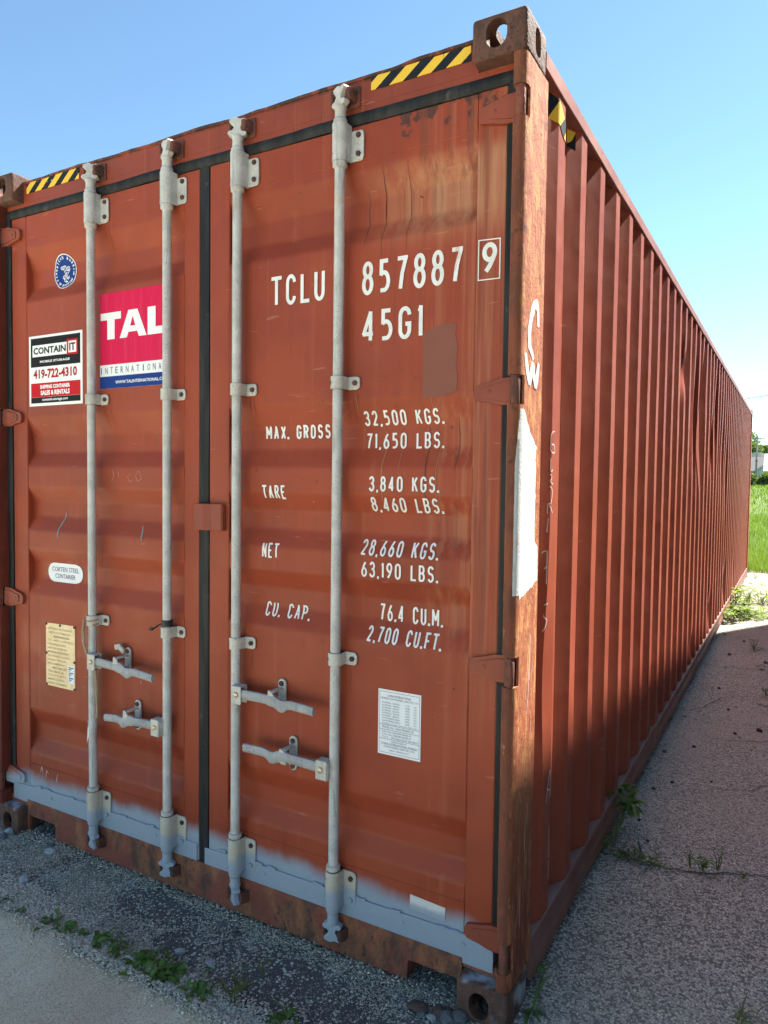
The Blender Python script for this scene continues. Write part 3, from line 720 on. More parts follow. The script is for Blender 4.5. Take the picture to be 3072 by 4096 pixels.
# ---- corner castings (one shape, eight of them)
def casting_mesh(mat):
    def tmp(mb, bev=0, seg=3):
        o = mb.build('tmp', mat, None, bevel=bev, seg=seg); return o
    a = MB(); a.box(-.162, 0, 0, .178, 0, .118); base = tmp(a, .011)
    cuts = []
    c = MB(); c.box(-.134, -.028, .028, .150, .028, .090); cuts.append(c)
    def stadium(w, h, n=8):
        r = min(w, h)/2; p = []
        if h > w:
            p = [(r*math.cos(t), (h/2-r)+r*math.sin(t)) for t in np.linspace(0, math.pi, n)]+[(-r*math.cos(t), -(h/2-r)-r*math.sin(t)) for t in np.linspace(0, math.pi, n)]
        else:
            p = [((w/2-r)+r*math.sin(t), -r*math.cos(t)) for t in np.linspace(0, math.pi, n)]+[(-(w/2-r)-r*math.sin(t), r*math.cos(t)) for t in np.linspace(0, math.pi, n)]
        return p
    c = MB(); c.prism([(-.088+p[0], .064+p[1]) for p in stadium(.062, .080)], 'y', -.05, .05); cuts.append(c)
    c = MB(); c.prism([(.098+p[0], .062+p[1]) for p in stadium(.050, .080)], 'x', -.05, .05); cuts.append(c)
    c = MB(); c.prism([(-.081+p[0], .095+p[1]) for p in stadium(.064, .120)], 'z', .06, .2); cuts.append(c)
    objs = []
    for c in cuts:
        o = c.build('tmpcut', mat); objs.append(o); md = base.modifiers.new('b', 'BOOLEAN'); md.object = o; md.operation = 'DIFFERENCE'; md.solver = 'EXACT'
    dg = bpy.context.evaluated_depsgraph_get(); dg.update()
    me = bpy.data.meshes.new_from_object(base.evaluated_get(dg)); me.name = 'corner_casting'
    for o in objs+[base]: bpy.data.objects.remove(o)
    if not me.materials: me.materials.append(mat)
    me.shade_smooth(); me.set_sharp_from_angle(angle=math.radians(35))
    return me
CAST = casting_mesh(M['cast']); CASTLOW = CAST.copy(); CASTLOW.materials.clear(); CASTLOW.materials.append(M['castlow'])
def castings(parent, w, l, h):
    for top in (0, 1):
        for left in (0, 1):
            for rear in (0, 1):
                o = bpy.data.objects.new('corner_casting', CAST if top or parent is not box40 else CASTLOW); COL.objects.link(o); o.parent = parent
                o.scale = (-1 if left else 1, -1 if rear else 1, 1 if top else -1)
                o.location = (-w if left else 0, l if rear else 0, h-.118 if top else .118)
castings(box40, W, L, H)

# ---- corner posts
def front_post(side):
    X = lambda x: x if side > 0 else -W-x
    body = [(0, .2), (0, .040), (-.007, .040), (-.007, .088), (-.0405, .088), (-.0405, .10), (-.06, .10), (-.06, .2)]
    nose = [(0, .0398), (0, .026), (-.002, .014), (-.006, .0075), (-.012, .0028), (-.019, .0004), (-.026, .0006), (-.033, .003), (-.0385, .0085), (-.0405, .018), (-.0405, .0878), (-.0072, .0878), (-.0072, .0398)]
    mb = MB(); z = .1185; mb.prism([(X(x), y) for x, y in body], 'z', .1185, 2.7775)
    for z0, z1 in sorted(HZ)+[(2.7775, 0)]:
        mb.prism([(X(x), y) for x, y in nose], 'z', z, z0); z = z1
    return mb.build('corner_post', M['post'] if side > 0 else M['post_l'], box40, smooth=True, ang=30)
post_r = front_post(1); front_post(-1)
for side in (1, -1):
    X = lambda x: x if side > 0 else -W-x
    mb = MB(); mb.prism([(X(x), y) for x, y in [(0, 12.04), (0, 12.188), (-.16, 12.188), (-.16, 12.17), (-.02, 12.17), (-.02, 12.04)]], 'z', .1185, 2.7775)
    mb.build('corner_post', M['side'], box40, bevel=.003)
# brushed white paint block, C and W on the sunlit face of the post
def on_post(mb, pts, w, lift):
    rb = ribbon(resample(pts, .01), 1.)
    vs = []
    for i, ((l, r), p) in enumerate(zip(rb, resample(pts, .01))):
        ww = w*(1+.35*fbm(i*.5, lift*1e4))*(.55+.45*math.sin(math.pi*min(1, (i+.6)/len(rb)))); d = ((l-r).normalized())*ww/2; c = Vector(p)
        for q in (c+d, c-d): vs.append((lift, q.x, q.y))
    mb.add(vs, [(2*i, 2*i+1, 2*i+3, 2*i+2) for i in range(len(rb)-1)])
mb = MB(); on_post(mb, [(.150, 2.052), (.146, 2.095), (.130, 2.118), (.105, 2.105), (.082, 2.065), (.068, 2.02), (.074, 1.985), (.098, 1.968), (.112, 1.952)], .028, .0012)
o = mb.build('painted_letter', M['wpaint'], post_r); o['label'] = 'brushed white letter C'
mb = MB()
for k, st in enumerate(([(.040, 1.960), (.052, 1.93), (.066, 1.90), (.080, 1.876)], [(.080, 1.876), (.092, 1.91), (.103, 1.945)], [(.106, 1.942), (.116, 1.91), (.134, 1.872)], [(.134, 1.872), (.146, 1.91), (.158, 1.948)])):
    on_post(mb, st, .026, .0012+.0003*k)
o = mb.build('painted_letter', M['wpaint'], post_r); o['label'] = 'brushed white letter W'
for i in range(16):                            # pale scrapes down the lower half of the post
    y = random.uniform(.05, .185); z = random.uniform(.25, 1.15); l = random.uniform(.03, .16)
    mb = MB(); on_post(mb, [(y, z), (y+random.uniform(-.008, .008), z-l*.5), (y+random.uniform(-.012, .012), z-l)], random.uniform(.002, .0048), .0006)
    mb.build('scrape', M['chalk' if i % 3 == 0 else 'chalk_pink'], post_r)
po = [(.028, 1.803), (.050, 1.795), (.072, 1.765), (.098, 1.740), (.135, 1.715), (.160, 1.700), (.150, 1.660)]+[(.155+.006*fbm(z*9, 1), z) for z in np.linspace(1.64, 1.42, 12)]+[(.188, 1.40), (.190, 1.300), (.17, 1.297), (.14, 1.286), (.10, 1.278), (.06, 1.268), (.030, 1.262), (.028, 1.30)]
po = [(y+.0035*fbm(y*90, z*60, 2), z+.004*fbm(y*70, z*40, 9)) for y, z in resample(po, .006)]
mb = MB(); mb.prism(po, 'x', -.001, .0010)
zz_ = np.linspace(1.275, 1.802, 50); sec = [(.0011, .030), (-.0009, .0135), (-.0052, .0066), (-.0105, .0024)]
v = []
for i, z in enumerate(zz_):
    e = .15*fbm(z*30, 4)
    tp = min(1, (1.803-z)/.16); lim = 3-1.9*(1-tp)
    for k, (x, y) in enumerate(sec):
        kk = min(k, lim); a_, b_ = int(kk), min(3, int(kk)+1); fr_ = kk-a_
        x, y = sec[a_][0]*(1-fr_)+sec[b_][0]*fr_, sec[a_][1]*(1-fr_)+sec[b_][1]*fr_
        v.append((x+(.006*e if k == 3 else 0), y-(.0006 if k == 3 else 0), z))
mb.add(v, [(j*4+i, j*4+i+1, j*4+5+i, j*4+4+i) for j in range(len(zz_)-1) for i in range(3)])
o = mb.build('painted_block', M['wpaint'], post_r, smooth=True); o['label'] = 'rough block of brushed white paint on the corner post'

# ---- side walls: trapezoid corrugation with dents
def corr_nodes(y0, y1, first, period=.278):
    out = [(y0, -.042)]; y = first
    while y+.07 < y1-.08:
        a, b = y, y+.070                       # outer flat
        for yy, xx in ((a-.069, -.042), (a-.064, -.0405), (a-.006, -.0085), (a, -.006), (b, -.006), (b+.006, -.0085), (b+.064, -.0405), (b+.069, -.042)):
            if y0 < yy < y1: out.append((yy, xx))
        y += period
    out.append((y1, -.042)); return out
DENTS = [(3.40, 2.38, .10, .10, -.030, .05), (4.05, 2.15, .10, .35, -.020, .06), (4.45, 1.95, .16, .30, -.034, -.07), (4.62, 2.35, .12, .25, -.028, -.06), (5.45, 1.98, .14, .22, -.030, .05),
         (5.70, 2.30, .14, .3, -.018, .05), (6.4, 1.9, .2, .35, -.016, .03), (.30, .95, .06, .28, -.020, .0), (5.6, .36, .10, .16, -.028, .04), (7.3, .45, .12, .20, -.03, .03), (4.3, .30, .08, .10, -.02, .03), (8.6, .5, .15, .2, -.02, .03), (7.0, 1.7, .2, .4, -.014, .02)]
def dent_xy(y, z, dents=DENTS, z0=.166, z1=2.8095):
    dx = dy = 0
    for (a, b, sy_, sz_, ax, ay) in dents:
        t = ((y-a)/sy_)**2+((z-b)/sz_)**2
        if t < 9: g = math.exp(-t); dx += ax*1.05*g; dy += ay*.95*g
    edge = min(1, (z-z0)/.06, (z1-z)/.06)
    if dents: dx += .0012*fbm(y*1.1, z*1.5, 2)*edge
    return dx*edge, dy*edge
def side_wall(parent, x_sign, wofs, y0, y1, z0, z1, first, mat, dents, rows, name='side_wall'):
    nodes = corr_nodes(y0, y1, first); zs = np.linspace(z0, z1, rows); v = []
    for z in zs:
        for y, x in nodes:
            dx, dy = dent_xy(y, z, dents, z0, z1)
            v.append((wofs+x_sign*(x+dx), y+dy, z))
    k = len(nodes); mb = MB()
    mb.add(v, [(j*k+i, j*k+i+1, (j+1)*k+i+1, (j+1)*k+i) for j in range(len(zs)-1) for i in range(k-1)])
    return mb.build(name, mat, parent, smooth=True, ang=16)
ZW0, ZW1 = .166, 2.8095
wall_r = side_wall(box40, 1, 0, .2, 12.05, ZW0, ZW1, .335, M['side'], DENTS, 72)
side_wall(box40, -1, -W, .2, 12.05, ZW0, ZW1, .335, M['side'], [], 2)
for side in (1, -1):
    X = lambda x: x if side > 0 else -W-x
    mb = MB(); n = 120; sec = [(-.06, 2.81), (-.002, 2.809), (0, 2.812), (0, 2.855), (-.003, 2.858), (-.06, 2.858)]; v = []
    for j in range(n+1):
        y = .1785+(12.0135-.1785)*j/n
        for i, (x, z) in enumerate(sec): v.append((X(x+(.0012*fbm(y*2, i) if i in (1, 2, 3, 4) else 0)), y, z+.0016*fbm(y*1.7, 4+(i > 2))))
    mb.add(v, [(j*6+i, j*6+(i+1) % 6, (j+1)*6+(i+1) % 6, (j+1)*6+i) for j in range(n) for i in range(6)]+[tuple(range(6)), tuple(range(n*6, n*6+6))])
    mb.build('top_rail', M['rail'], box40)
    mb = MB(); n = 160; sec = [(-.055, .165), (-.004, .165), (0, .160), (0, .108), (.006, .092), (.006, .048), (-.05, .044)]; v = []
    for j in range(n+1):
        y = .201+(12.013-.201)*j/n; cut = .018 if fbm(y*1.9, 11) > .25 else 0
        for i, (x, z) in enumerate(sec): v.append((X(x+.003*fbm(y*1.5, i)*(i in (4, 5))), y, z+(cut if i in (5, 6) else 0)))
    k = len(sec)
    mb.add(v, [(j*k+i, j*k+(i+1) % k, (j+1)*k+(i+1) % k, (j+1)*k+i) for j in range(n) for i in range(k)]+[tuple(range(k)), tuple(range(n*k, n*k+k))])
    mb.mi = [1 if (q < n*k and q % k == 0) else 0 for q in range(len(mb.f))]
    mb.build('bottom_rail', [M['lowrail'], M['pale_ledge']], box40)
mb = MB(); mb.box(-2.37, -.062, .15, 12.15, 2.828, 2.842); mb.build('roof', M['rail'], box40)
mb = MB(); mb.box(-2.37, -.062, .16, 12.15, .110, .160); mb.build('floor', M['sill'], box40)
mb = MB(); mb.box(-2.27, -.165, 12.14, 12.16, .15, 2.83); mb.build('end_wall', M['side'], box40)
# hazard film wrapped over the first two ribs, under the rail
def side_x(y):
    nd = corr_nodes(.2, 12.05, .335)
    for (a, xa), (b, xb) in zip(nd, nd[1:]):
        if a <= y <= b: return xa+(xb-xa)*(y-a)/(b-a)
    return -.006
def side_decal(polys, name, mats, lift=.0014, parent=None, step=.004):
    mb = MB()
    for k, (poly, mi) in enumerate(polys):
        ys_ = [p[0] for p in poly]; a, b = min(ys_), max(ys_); cuts = sorted(set([a, b]+[y for y, _ in corr_nodes(.2, 12.05, .335) if a < y < b]))
        for c0, c1 in zip(cuts, cuts[1:]):
            pl_ = poly
            for lim, sg in ((c0, 1), (c1, -1)):
                out = []
                for i, p in enumerate(pl_):
                    q = pl_[(i+1) % len(pl_)]; ip = sg*(p[0]-lim) >= -1e-9; iq = sg*(q[0]-lim) >= -1e-9
                    if ip: out.append(p)
                    if ip != iq: t = (lim-p[0])/(q[0]-p[0]); out.append((lim, p[1]+(q[1]-p[1])*t))
                pl_ = out
                if not pl_: break
            if len(pl_) >= 3: mb.add([(side_x(min(max(y, c0+1e-6), c1-1e-6))+lift+.0002*k, y, z) for y, z in pl_], [tuple(range(len(pl_)))], mi)
    return mb.build(name, mats, parent)
side_decal([([(.262, 2.800), (.30, 2.800), (.335, 2.790), (.29, 2.722), (.262, 2.722)], 1), ([(.335, 2.790), (.365, 2.779), (.392, 2.758), (.345, 2.716), (.29, 2.722)], 0), ([(.392, 2.758), (.405, 2.750), (.405, 2.69), (.37, 2.70), (.345, 2.716)], 1), ([(.405, 2.720), (.405, 2.69), (.388, 2.697)], 0)], 'hazard_film', [M['haz_y'], M['haz_k']], parent=wall_r)
side_decal([([(.545, 2.800), (.583, 2.797), (.567, 2.765), (.545, 2.75)], 0), ([(.583, 2.797), (.583, 2.735), (.545, 2.742), (.545, 2.75), (.567, 2.765)], 1)], 'hazard_film', [M['haz_y'], M['haz_k']], parent=wall_r)
# chalk figures on the first rib and low on the wall
def wall_x(y, z):
    return side_x(y)+dent_xy(y, z)[0] if y > .2 else 0.
def chalk(strokes, w, name='chalk_mark', mat='chalk', label=None):
    mb = MB()
    for k, st in enumerate(strokes):
        sm = []
        for i in range(len(st)-1):            # Catmull-Rom
            p0, p1, p2, p3 = st[max(i-1, 0)], st[i], st[i+1], st[min(i+2, len(st)-1)]
            for t in (0, .2, .4, .6, .8):
                sm.append(tuple(.5*((2*p1[j])+(-p0[j]+p2[j])*t+(2*p0[j]-5*p1[j]+4*p2[j]-p3[j])*t*t+(-p0[j]+3*p1[j]-3*p2[j]+p3[j])*t**3) for j in (0, 1)))
        sm.append(st[-1]); rb = ribbon(resample(sm, .006), w); vs = []
        for l, r in rb:
            for q in (l, r):
                vs.append((wall_x(q[0], q[1])+.0004+.0001*k, q[0], q[1]))
        mb.add(vs, [(2*i, 2*i+1, 2*i+3, 2*i+2) for i in range(len(rb)-1)])
    o = mb.build(name, M[mat], wall_r)
    if label: o['label'] = label
    return o
F0 = 3072/1659
def on_x(u, v, x=-.004):
    d = r_*((u*F0-1536)/FPX)+u_*(-(v*F0-2048)/FPX)+f_; t = (x-CAM.x)/d.x; p = CAM+d*t; return (p.y, p.z)
def px(*pts):                                  # picture points -> (y, z) on the ribbed wall along the sight line
    out = []
    for a, b in pts:
        x = -.006
        for _ in range(14): y, z = on_x(a, b, x); x = .5*x+.5*wall_x(min(max(y, .21), 11), z)
        out.append((max(y, .205), z))
    return out
chalk([px((1198, 932), (1192, 936), (1190, 960), (1191, 975), (1198, 978), (1197, 962), (1192, 960)), px((1190, 990), (1190, 1018), (1194, 1014)), px((1188, 1024), (1192, 1030), (1189, 1040), (1194, 1046)),
       px((1187, 1050), (1193, 1062), (1190, 1086), (1183, 1090), (1182, 1110)), px((1193, 1108), (1186, 1092))], .0035, label='thin chalk scrawl running down the first rib')
chalk([px((1184, 1120), (1181, 1150))], .004, label='short chalk stroke above the figure nine')
chalk([px((1180, 1190), (1170, 1196), (1172, 1226), (1181, 1222), (1182, 1190), (1180, 1262))], .004, label='chalk figure nine')
chalk([px((1183, 1304), (1172, 1310), (1174, 1332), (1181, 1340), (1176, 1358), (1168, 1367))], .004, label='chalk figure five')
def px0(*pts): return [(min(max(y, .3375), .4025), z) for y, z in (on_x(a, b) for a, b in pts)]
chalk([px0((1181, 1735), (1186, 1690), (1190, 1665), (1197, 1712))], .006, label='white chalk letter A')
chalk([px0((1183, 1704), (1196, 1700))], .005, label='bar of the white chalk letter A')
chalk([px0((1197, 1782), (1189, 1786), (1187, 1812), (1189, 1834), (1197, 1836))], .006, label='white chalk letter C')
chalk([px0((1194, 1846), (1194, 1872), (1194, 1884), (1203, 1866))], .006, label='white chalk letter L')

# ---- locking rods with brackets, guides, cams, keepers, handles
RY = .021; RR = .0168
def sleeve(mb, x, z0, z1, r=.0245, fl=(.072, .040), fz=(0., .0), t=.004):
    """half-round saddle over the rod with bolted ears; profile extruded upwards"""
    n = 12; outer = [(x+r*math.cos(a), RY-r*math.sin(a)) for a in np.linspace(math.pi, 0, n)]
    inner = [(x+(r-t)*math.cos(a), RY-(r-t)*math.sin(a)) for a in np.linspace(0, math.pi, n)]
    mb.prism([(x-r, .050)]+outer+[(x+r, .050), (x+r-t, .050)]+inner+[(x-r+t, .050)], 'z', z0, z1)
    for sgn, ext in ((1, fl[0]), (-1, fl[1])):
        a, b = x+sgn*(r-.001), x+sgn*ext; za, zb = z0+fz[0], z1-fz[1]; c = min(.012, (zb-za)*.25)
        p = [(a, za), (b-sgn*c, za), (b-sgn*c*.3, za+c*.3), (b, za+c), (b, zb-c), (b-sgn*c*.3, zb-c*.3), (b-sgn*c, zb), (a, zb)]
        mb.prism(p if sgn > 0 else p[::-1], 'y', .0465, .0535)
def bolt(parent, x, z, y=.0465, r=.0088, mat='bolt'):
    mb = MB(); mb.lathe([(r, y), (r, y-.006), (r*.8, y-.0075)], x, z, 6, axis='y'); mb.build('bolt', M[mat], parent)
def dots(mb, x, zs_, mi=1):  # flat dark discs carry the shade of rivet holes in their colour
    for z in zs_:
        a = math.radians(128); cx, cy = x+.0247*math.cos(a), RY-.0247*math.sin(a)
        t = Vector((-math.sin(a), -math.cos(a), 0)); nrm = Vector((math.cos(a), -math.sin(a), 0))
        ring = [Vector((cx, cy, z))+nrm*.0006+t*.0042*math.cos(q)+Vector((0, 0, .0042*math.sin(q))) for q in np.linspace(0, 2*math.pi, 9)[:-1]]
        mb.add(ring, [tuple(range(8))], mi)
def cam(parent, x, z, up, turn, mat):
    """anti-rack cam: neck, lower wings, waist, upper claw"""
    s = 1 if up else -1
    mb = MB()
    mb.lathe([(.0225, z), (.0225, z+s*.012), (.0185, z+s*.016), (.0180, z+s*.040), (.0210, z+s*.048), (.0190, z+s*.056)][::s], x, RY, 16)
    o = [(-.013, .050), (.013, .050), (.030, .056), (.034, .064), (.028, .071), (.015, .072), (.012, .082), (.022, .095), (.030, .104), (.027, .113), (.010, .110), (-.004, .116), (-.026, .110), (-.028, .099), (-.017, .092), (-.011, .082), (-.017, .073), (-.030, .070), (-.034, .061), (-.028, .055)]
    ca, sa = math.cos(turn), math.sin(turn); yy = RY
    n = len(o); v = []
    for d in (-.012, .012):
        for a, b in o: v.append((x+a*ca-d*sa, yy+a*sa+d*ca, z+s*b))
    mb.add(v, [tuple(range(n)), tuple(range(2*n-1, n-1, -1))]+[(i, (i+1) % n, n+(i+1) % n, n+i) for i in range(n)])
    mb.build('cam', M[mat], parent, bevel=.0045, smooth=True)
    k = MB()                                   # keeper lugs welded to header or sill either side of the cam
    zc = z+s*.088
    for sg in (-1, 1):
        xa = x+sg*.020; xb = x+sg*(.045 if sg > 0 else .036)
        k.prism([(min(xa, xb), .050), (min(xa, xb), .014), (max(xa, xb)-.008, .012), (max(xa, xb), .028), (max(xa, xb), .050)], 'z', zc-.020, zc+.018)
    k.box(x-.040, x+.054, .0485, .0545, zc-.034, zc+.032)
    k.build('cam_keeper', M['keeper'], parent, bevel=.004, smooth=True)
def handle(rod, x, z, sgn, tipx, dz, catchx, broken=False):
    mb = MB()                                  # clevis welded on the rod
    a, b = x+sgn*.008, x+sgn*.052
    mb.box(min(a, b), max(a, b), -.014, -.009, z-.034, z+.030); mb.box(min(a, b), max(a, b), .018, .023, z-.034, z+.030)
    mb.box(min(a, b), max(a, b), -.009, .018, z+.0255, z+.030)
    mb.box(min(x+sgn*.006, x+sgn*.014), max(x+sgn*.006, x+sgn*.014), -.009, .018, z-.033, z+.0250)
    mb.build('handle_hub', M['galv_rusty'], rod, bevel=.003, smooth=True)
    mb = MB(); mb.lathe([(.0095, -.014), (.0095, -.019), (.006, -.0215)], x+sgn*.032, z, 12, axis='y'); mb.build('rivet', M['brass'], rod, smooth=True)
    p0 = Vector((x+sgn*.030, .004, z)); p1 = Vector((tipx, -.008, z+dz)); n = 22; v = []
    for i in range(n+1):
        t = i/n; x_ = p0.x+(p1.x-p0.x)*t
        zz = p0.z+(p1.z-p0.z)*t+.008*math.sin(t*math.pi*1.0)-(.013 if .52 < t < .70 else 0)*math.sin((t-.52)/.18*math.pi)
        yy = p0.y+(p1.y-p0.y)*t-.010*math.sin(t*math.pi); hh = .0165-.0025*t+(.0045 if .42 < t < .66 else 0); th = .011-.003*t
        for q in range(8):
            ang = 2*math.pi*q/8+math.pi/8; sy_ = max(-1, min(1, math.cos(ang)*1.25)); sz_ = max(-1, min(1, math.sin(ang)*1.25)); v.append((x_, yy+th*sy_, zz+hh*sz_))
    mb = MB(); mb.add(v, [(j*8+k, j*8+(k+1) % 8, (j+1)*8+(k+1) % 8, (j+1)*8+k) for j in range(n) for k in range(8)]+[tuple(range(7, -1, -1)), tuple(range(n*8, n*8+8))])
    xl, xr = sorted((tipx-sgn*.012, tipx-sgn*.075))
    ml, mr = sorted((tipx-sgn*.080, tipx-sgn*.115))
    ytip = -.0192
    font_text(mb, 'SAEJIN', xl, xr, z+dz-.004, z+dz+.006, ytip, 1, .01)
    mb.build('handle', [M['handle'], M['galv']], rod, smooth=True)
    # catch plate bolted to the leaf with a hook over the handle
    zc = z+.006; mb = MB(); w_ = .0165; hh = .060
    st = [(catchx+w_*math.cos(t), zc+hh-w_+w_*math.sin(t)) for t in np.linspace(0, math.pi, 9)]+[(catchx-w_*math.cos(t), zc-hh+w_-w_*math.sin(t)) for t in np.linspace(0, math.pi, 9)]
    mb.prism(st, 'y', .044, .0535)
    if broken: mb.prism([(catchx-.060, zc+.066), (catchx-.030, zc+.074), (catchx-.004, zc+.052), (catchx-.010, zc+.034), (catchx-.034, zc+.050), (catchx-.056, zc+.046)][::-1], 'y', .028, .038)
    mb.prism([(catchx-.015, zc-.014), (catchx+.012, zc-.016), (catchx+.016, zc+.010), (catchx+.004, zc+.030), (catchx-.012, zc+.034)], 'y', -.018, -.011)
    mb.box(catchx-.013, catchx+.012, -.011, .044, zc-.022, zc-.015); mb.box(catchx-.011, catchx+.009, -.011, .044, zc+.024, zc+.031)
    mb.build('handle_catch', M['galv_rusty'], rod, bevel=.0025, smooth=True)
    bolt(rod, catchx, zc+.044, .044, .0095); bolt(rod, catchx, zc-.044, .044, .0095)
RODS = [(-1.800, (1, .853, -1.424, -.018, -1.622, True)), (-1.378, (-1, .650, -1.690, -.010, -1.566, False)),
        (-1.039, (1, .840, -.680, -.006, -.852, False)), (-.616, (-1, .648, -.976, .010, -.802, False))]
for i, (x, hd_) in enumerate(RODS):
    mb = MB(); mb.lathe([(RR, .158), (RR, 2.728)], x, RY, 20)
    rod = mb.build('lock_rod', M['galv'], box40, smooth=True)
    rod['label'] = ['galvanised rod nearest the round sticker', 'galvanised rod beside the pink sticker', 'galvanised rod just right of the middle gasket', 'galvanised rod through the weights table'][i]
    for z0, z1, nm in ((2.604, 2.722, 'rod_bracket'), (.182, .306, 'rod_bracket')):
        mb = MB(); sleeve(mb, x, z0, z1, .0255, (.071, .043), (.004, .018) if z0 > 1 else (.006, .004)); dots(mb, x, (z0+.022, z1-.024))
        mb.build(nm, [M['galv_rusty'] if z0 < 1 else M['galv'], M['hole']], rod, bevel=.002, smooth=True)
        for zz in (z0+.026, z1-.034 if z0 > 1 else z1-.026): bolt(rod, x+.053, zz, mat='plate' if zz < .225 else 'bolt')
        zc = z0-.018 if z0 > 1 else z1+.001
        mb = MB(); mb.lathe([(.018, zc-.002), (.0235, zc+.003), (.0235, zc+.017), (.018, zc+.020)], x, RY, 18); mb.build('collar', M['galv'], rod, smooth=True)
    for z in (1.908, 1.013):
        mb = MB(); sleeve(mb, x, z-.021, z+.021, .0235, (.066, .036)); dots(mb, x, (z,)); mb.build('rod_guide', [M['galv_rusty'], M['hole']], rod, bevel=.002, smooth=True)
        bolt(rod, x+.049, z)
    cam(rod, x, 2.722, True, [.5, -.35, .45, -.35][i], 'galv'); cam(rod, x, .182, False, [-.3, .3, -.6, .2][i], 'galv')
    handle(rod, x, hd_[1], hd_[0], hd_[2], hd_[3], hd_[4], hd_[5])
# cover box of the anti-rack stop between the leaves
mb = MB(); mb.prism([(-1.248, .052), (-1.248, .026), (-1.240, .020), (-1.196, .020), (-1.166, .030), (-1.121, .030), (-1.116, .036), (-1.116, .0535), (-1.196, .0535), (-1.1975, .047), (-1.2465, .047)], 'z', 1.408, 1.504)
o = mb.build('door_stop_plate', M['hinge'], door_r, bevel=.004)

# ---- stickers and plates on the left leaf
SK = [M['film_white'], M['film_black'], M['film_red'], M['film_darkred'], M['film_pink'], M['film_blue'], M['film_navy']]
def quad(mb, x0, x1, z0, z1, y, mi): mb.add([(x0, y, z0), (x1, y, z0), (x1, y, z1), (x0, y, z1)], [(0, 1, 2, 3)], mi)
def slab(mb, x0, x1, z0, z1, y, mi=0): mb.box(x0, x1, y, DY+.0005, z0, z1, mi)
# rental company sticker
mb = MB(); y = DY-.0022; x0, x1, z0, z1 = -2.244, -1.895, 1.900, 2.201; w_, h_ = x1-x0, z1-z0
slab(mb, x0, x1, z0, z1, y)
fx = lambda a: x0+a*w_; fz = lambda b: z0+b*h_
quad(mb, fx(.035), fx(.965), fz(.555), fz(.965), y-.0004, 1)
quad(mb, fx(.070), fx(.735), fz(.700), fz(.865), y-.0008, 0)
for kf, (a, b, c, d) in enumerate(((.725, .925, .870, .897), (.725, .925, .685, .712), (.725, .752, .685, .897), (.898, .925, .685, .897))): quad(mb, fx(a), fx(b), fz(c), fz(d), y-.0012-.0002*kf, 2)
quad(mb, fx(.752), fx(.898), fz(.712), fz(.870), y-.0010, 0)
font_text(mb, 'CONTAIN', fx(.090), fx(.705), fz(.735), fz(.832), y-.0014, 1, .030)
font_text(mb, 'IT', fx(.770), fx(.880), fz(.738), fz(.845), y-.0014, 1, .030)
font_text(mb, 'MOBILE STORAGE', fx(.215), fx(.775), fz(.610), fz(.643), y-.0010, 0, .03)
font_text(mb, '419-722-4310', fx(.085), fx(.905), fz(.385), fz(.520), y-.0006, 3, .035)
quad(mb, fx(.035), fx(.965), fz(.125), fz(.325), y-.0004, 2)
quad(mb, fx(.035), fx(.965), fz(.040), fz(.123), y-.0004, 1)
font_text(mb, 'SHIPPING CONTAINER', fx(.215), fx(.775), fz(.240), fz(.296), y-.0009, 0, .045)
font_text(mb, 'SALES & RENTALS', fx(.225), fx(.770), fz(.150), fz(.218), y-.0009, 0, .045)
font_text(mb, 'containit-storage.com', fx(.255), fx(.735), fz(.058), fz(.106), y-.0009, 0, .02)
o = mb.build('sticker', SK, door_l); o['label'] = 'black, white and red rental sticker with a phone number'
# pink leasing company sticker
mb = MB(); x0, x1, z0, z1 = -1.787, -1.400, 1.952, 2.330; w_, h_ = x1-x0, z1-z0; fx = lambda a: x0+a*w_; fz = lambda b: z0+b*h_
slab(mb, x0, x1, z0, z1, y, 0)
quad(mb, fx(0), fx(1), fz(.250), fz(1), y-.0004, 4); quad(mb, fx(0), fx(1), fz(0), fz(.128), y-.0004, 5)
def poly(mb, pts, y_, mi): mb.add([(fx(a), y_, fz(b)) for a, b in pts], [tuple(range(len(pts)))], mi)
B0, B1 = .515, .795
poly(mb, [(.015, B1-.075), (.115, B1-.075), (.115, B0), (.225, B0), (.225, B1-.075), (.320, B1-.075), (.320, B1), (.015, B1)], y-.0008, 0)
mb.add([(fx(a), y-.0008, fz(b)) for a, b in [(.300, B0), (.405, B0), (.430, B0+.055), (.555, B0+.055), (.580, B0), (.690, B0), (.560, B1), (.430, B1), (.455, B0+.115), (.492, B0+.215), (.530, B0+.115)]],
       [(0, 1, 2, 8, 9, 7), (3, 4, 5, 6, 7, 9, 10), (2, 3, 10, 8)], 0)
poly(mb, [(.705, B0), (1., B0), (1., B0+.075), (.815, B0+.075), (.815, B1), (.705, B1)], y-.0008, 0)
for i, ch in enumerate('INTERNATIONAL'):
    cx = .012+i*.0775; wd = .011 if ch == 'I' else .038
    if cx+.03 < 1: font_text(mb, ch, fx(cx-wd/2+.01), fx(cx+wd/2+.01), fz(.155), fz(.222), y-.0008, 6, -.004)
font_text(mb, 'WWW.TALINTERNATIONAL.COM', fx(.235), fx(1.10)-.048, fz(.045), fz(.078), y-.0008, 0, .018)
o = mb.build('sticker', SK, door_l); o['label'] = 'large pink sticker lettered TAL with white and blue bands'
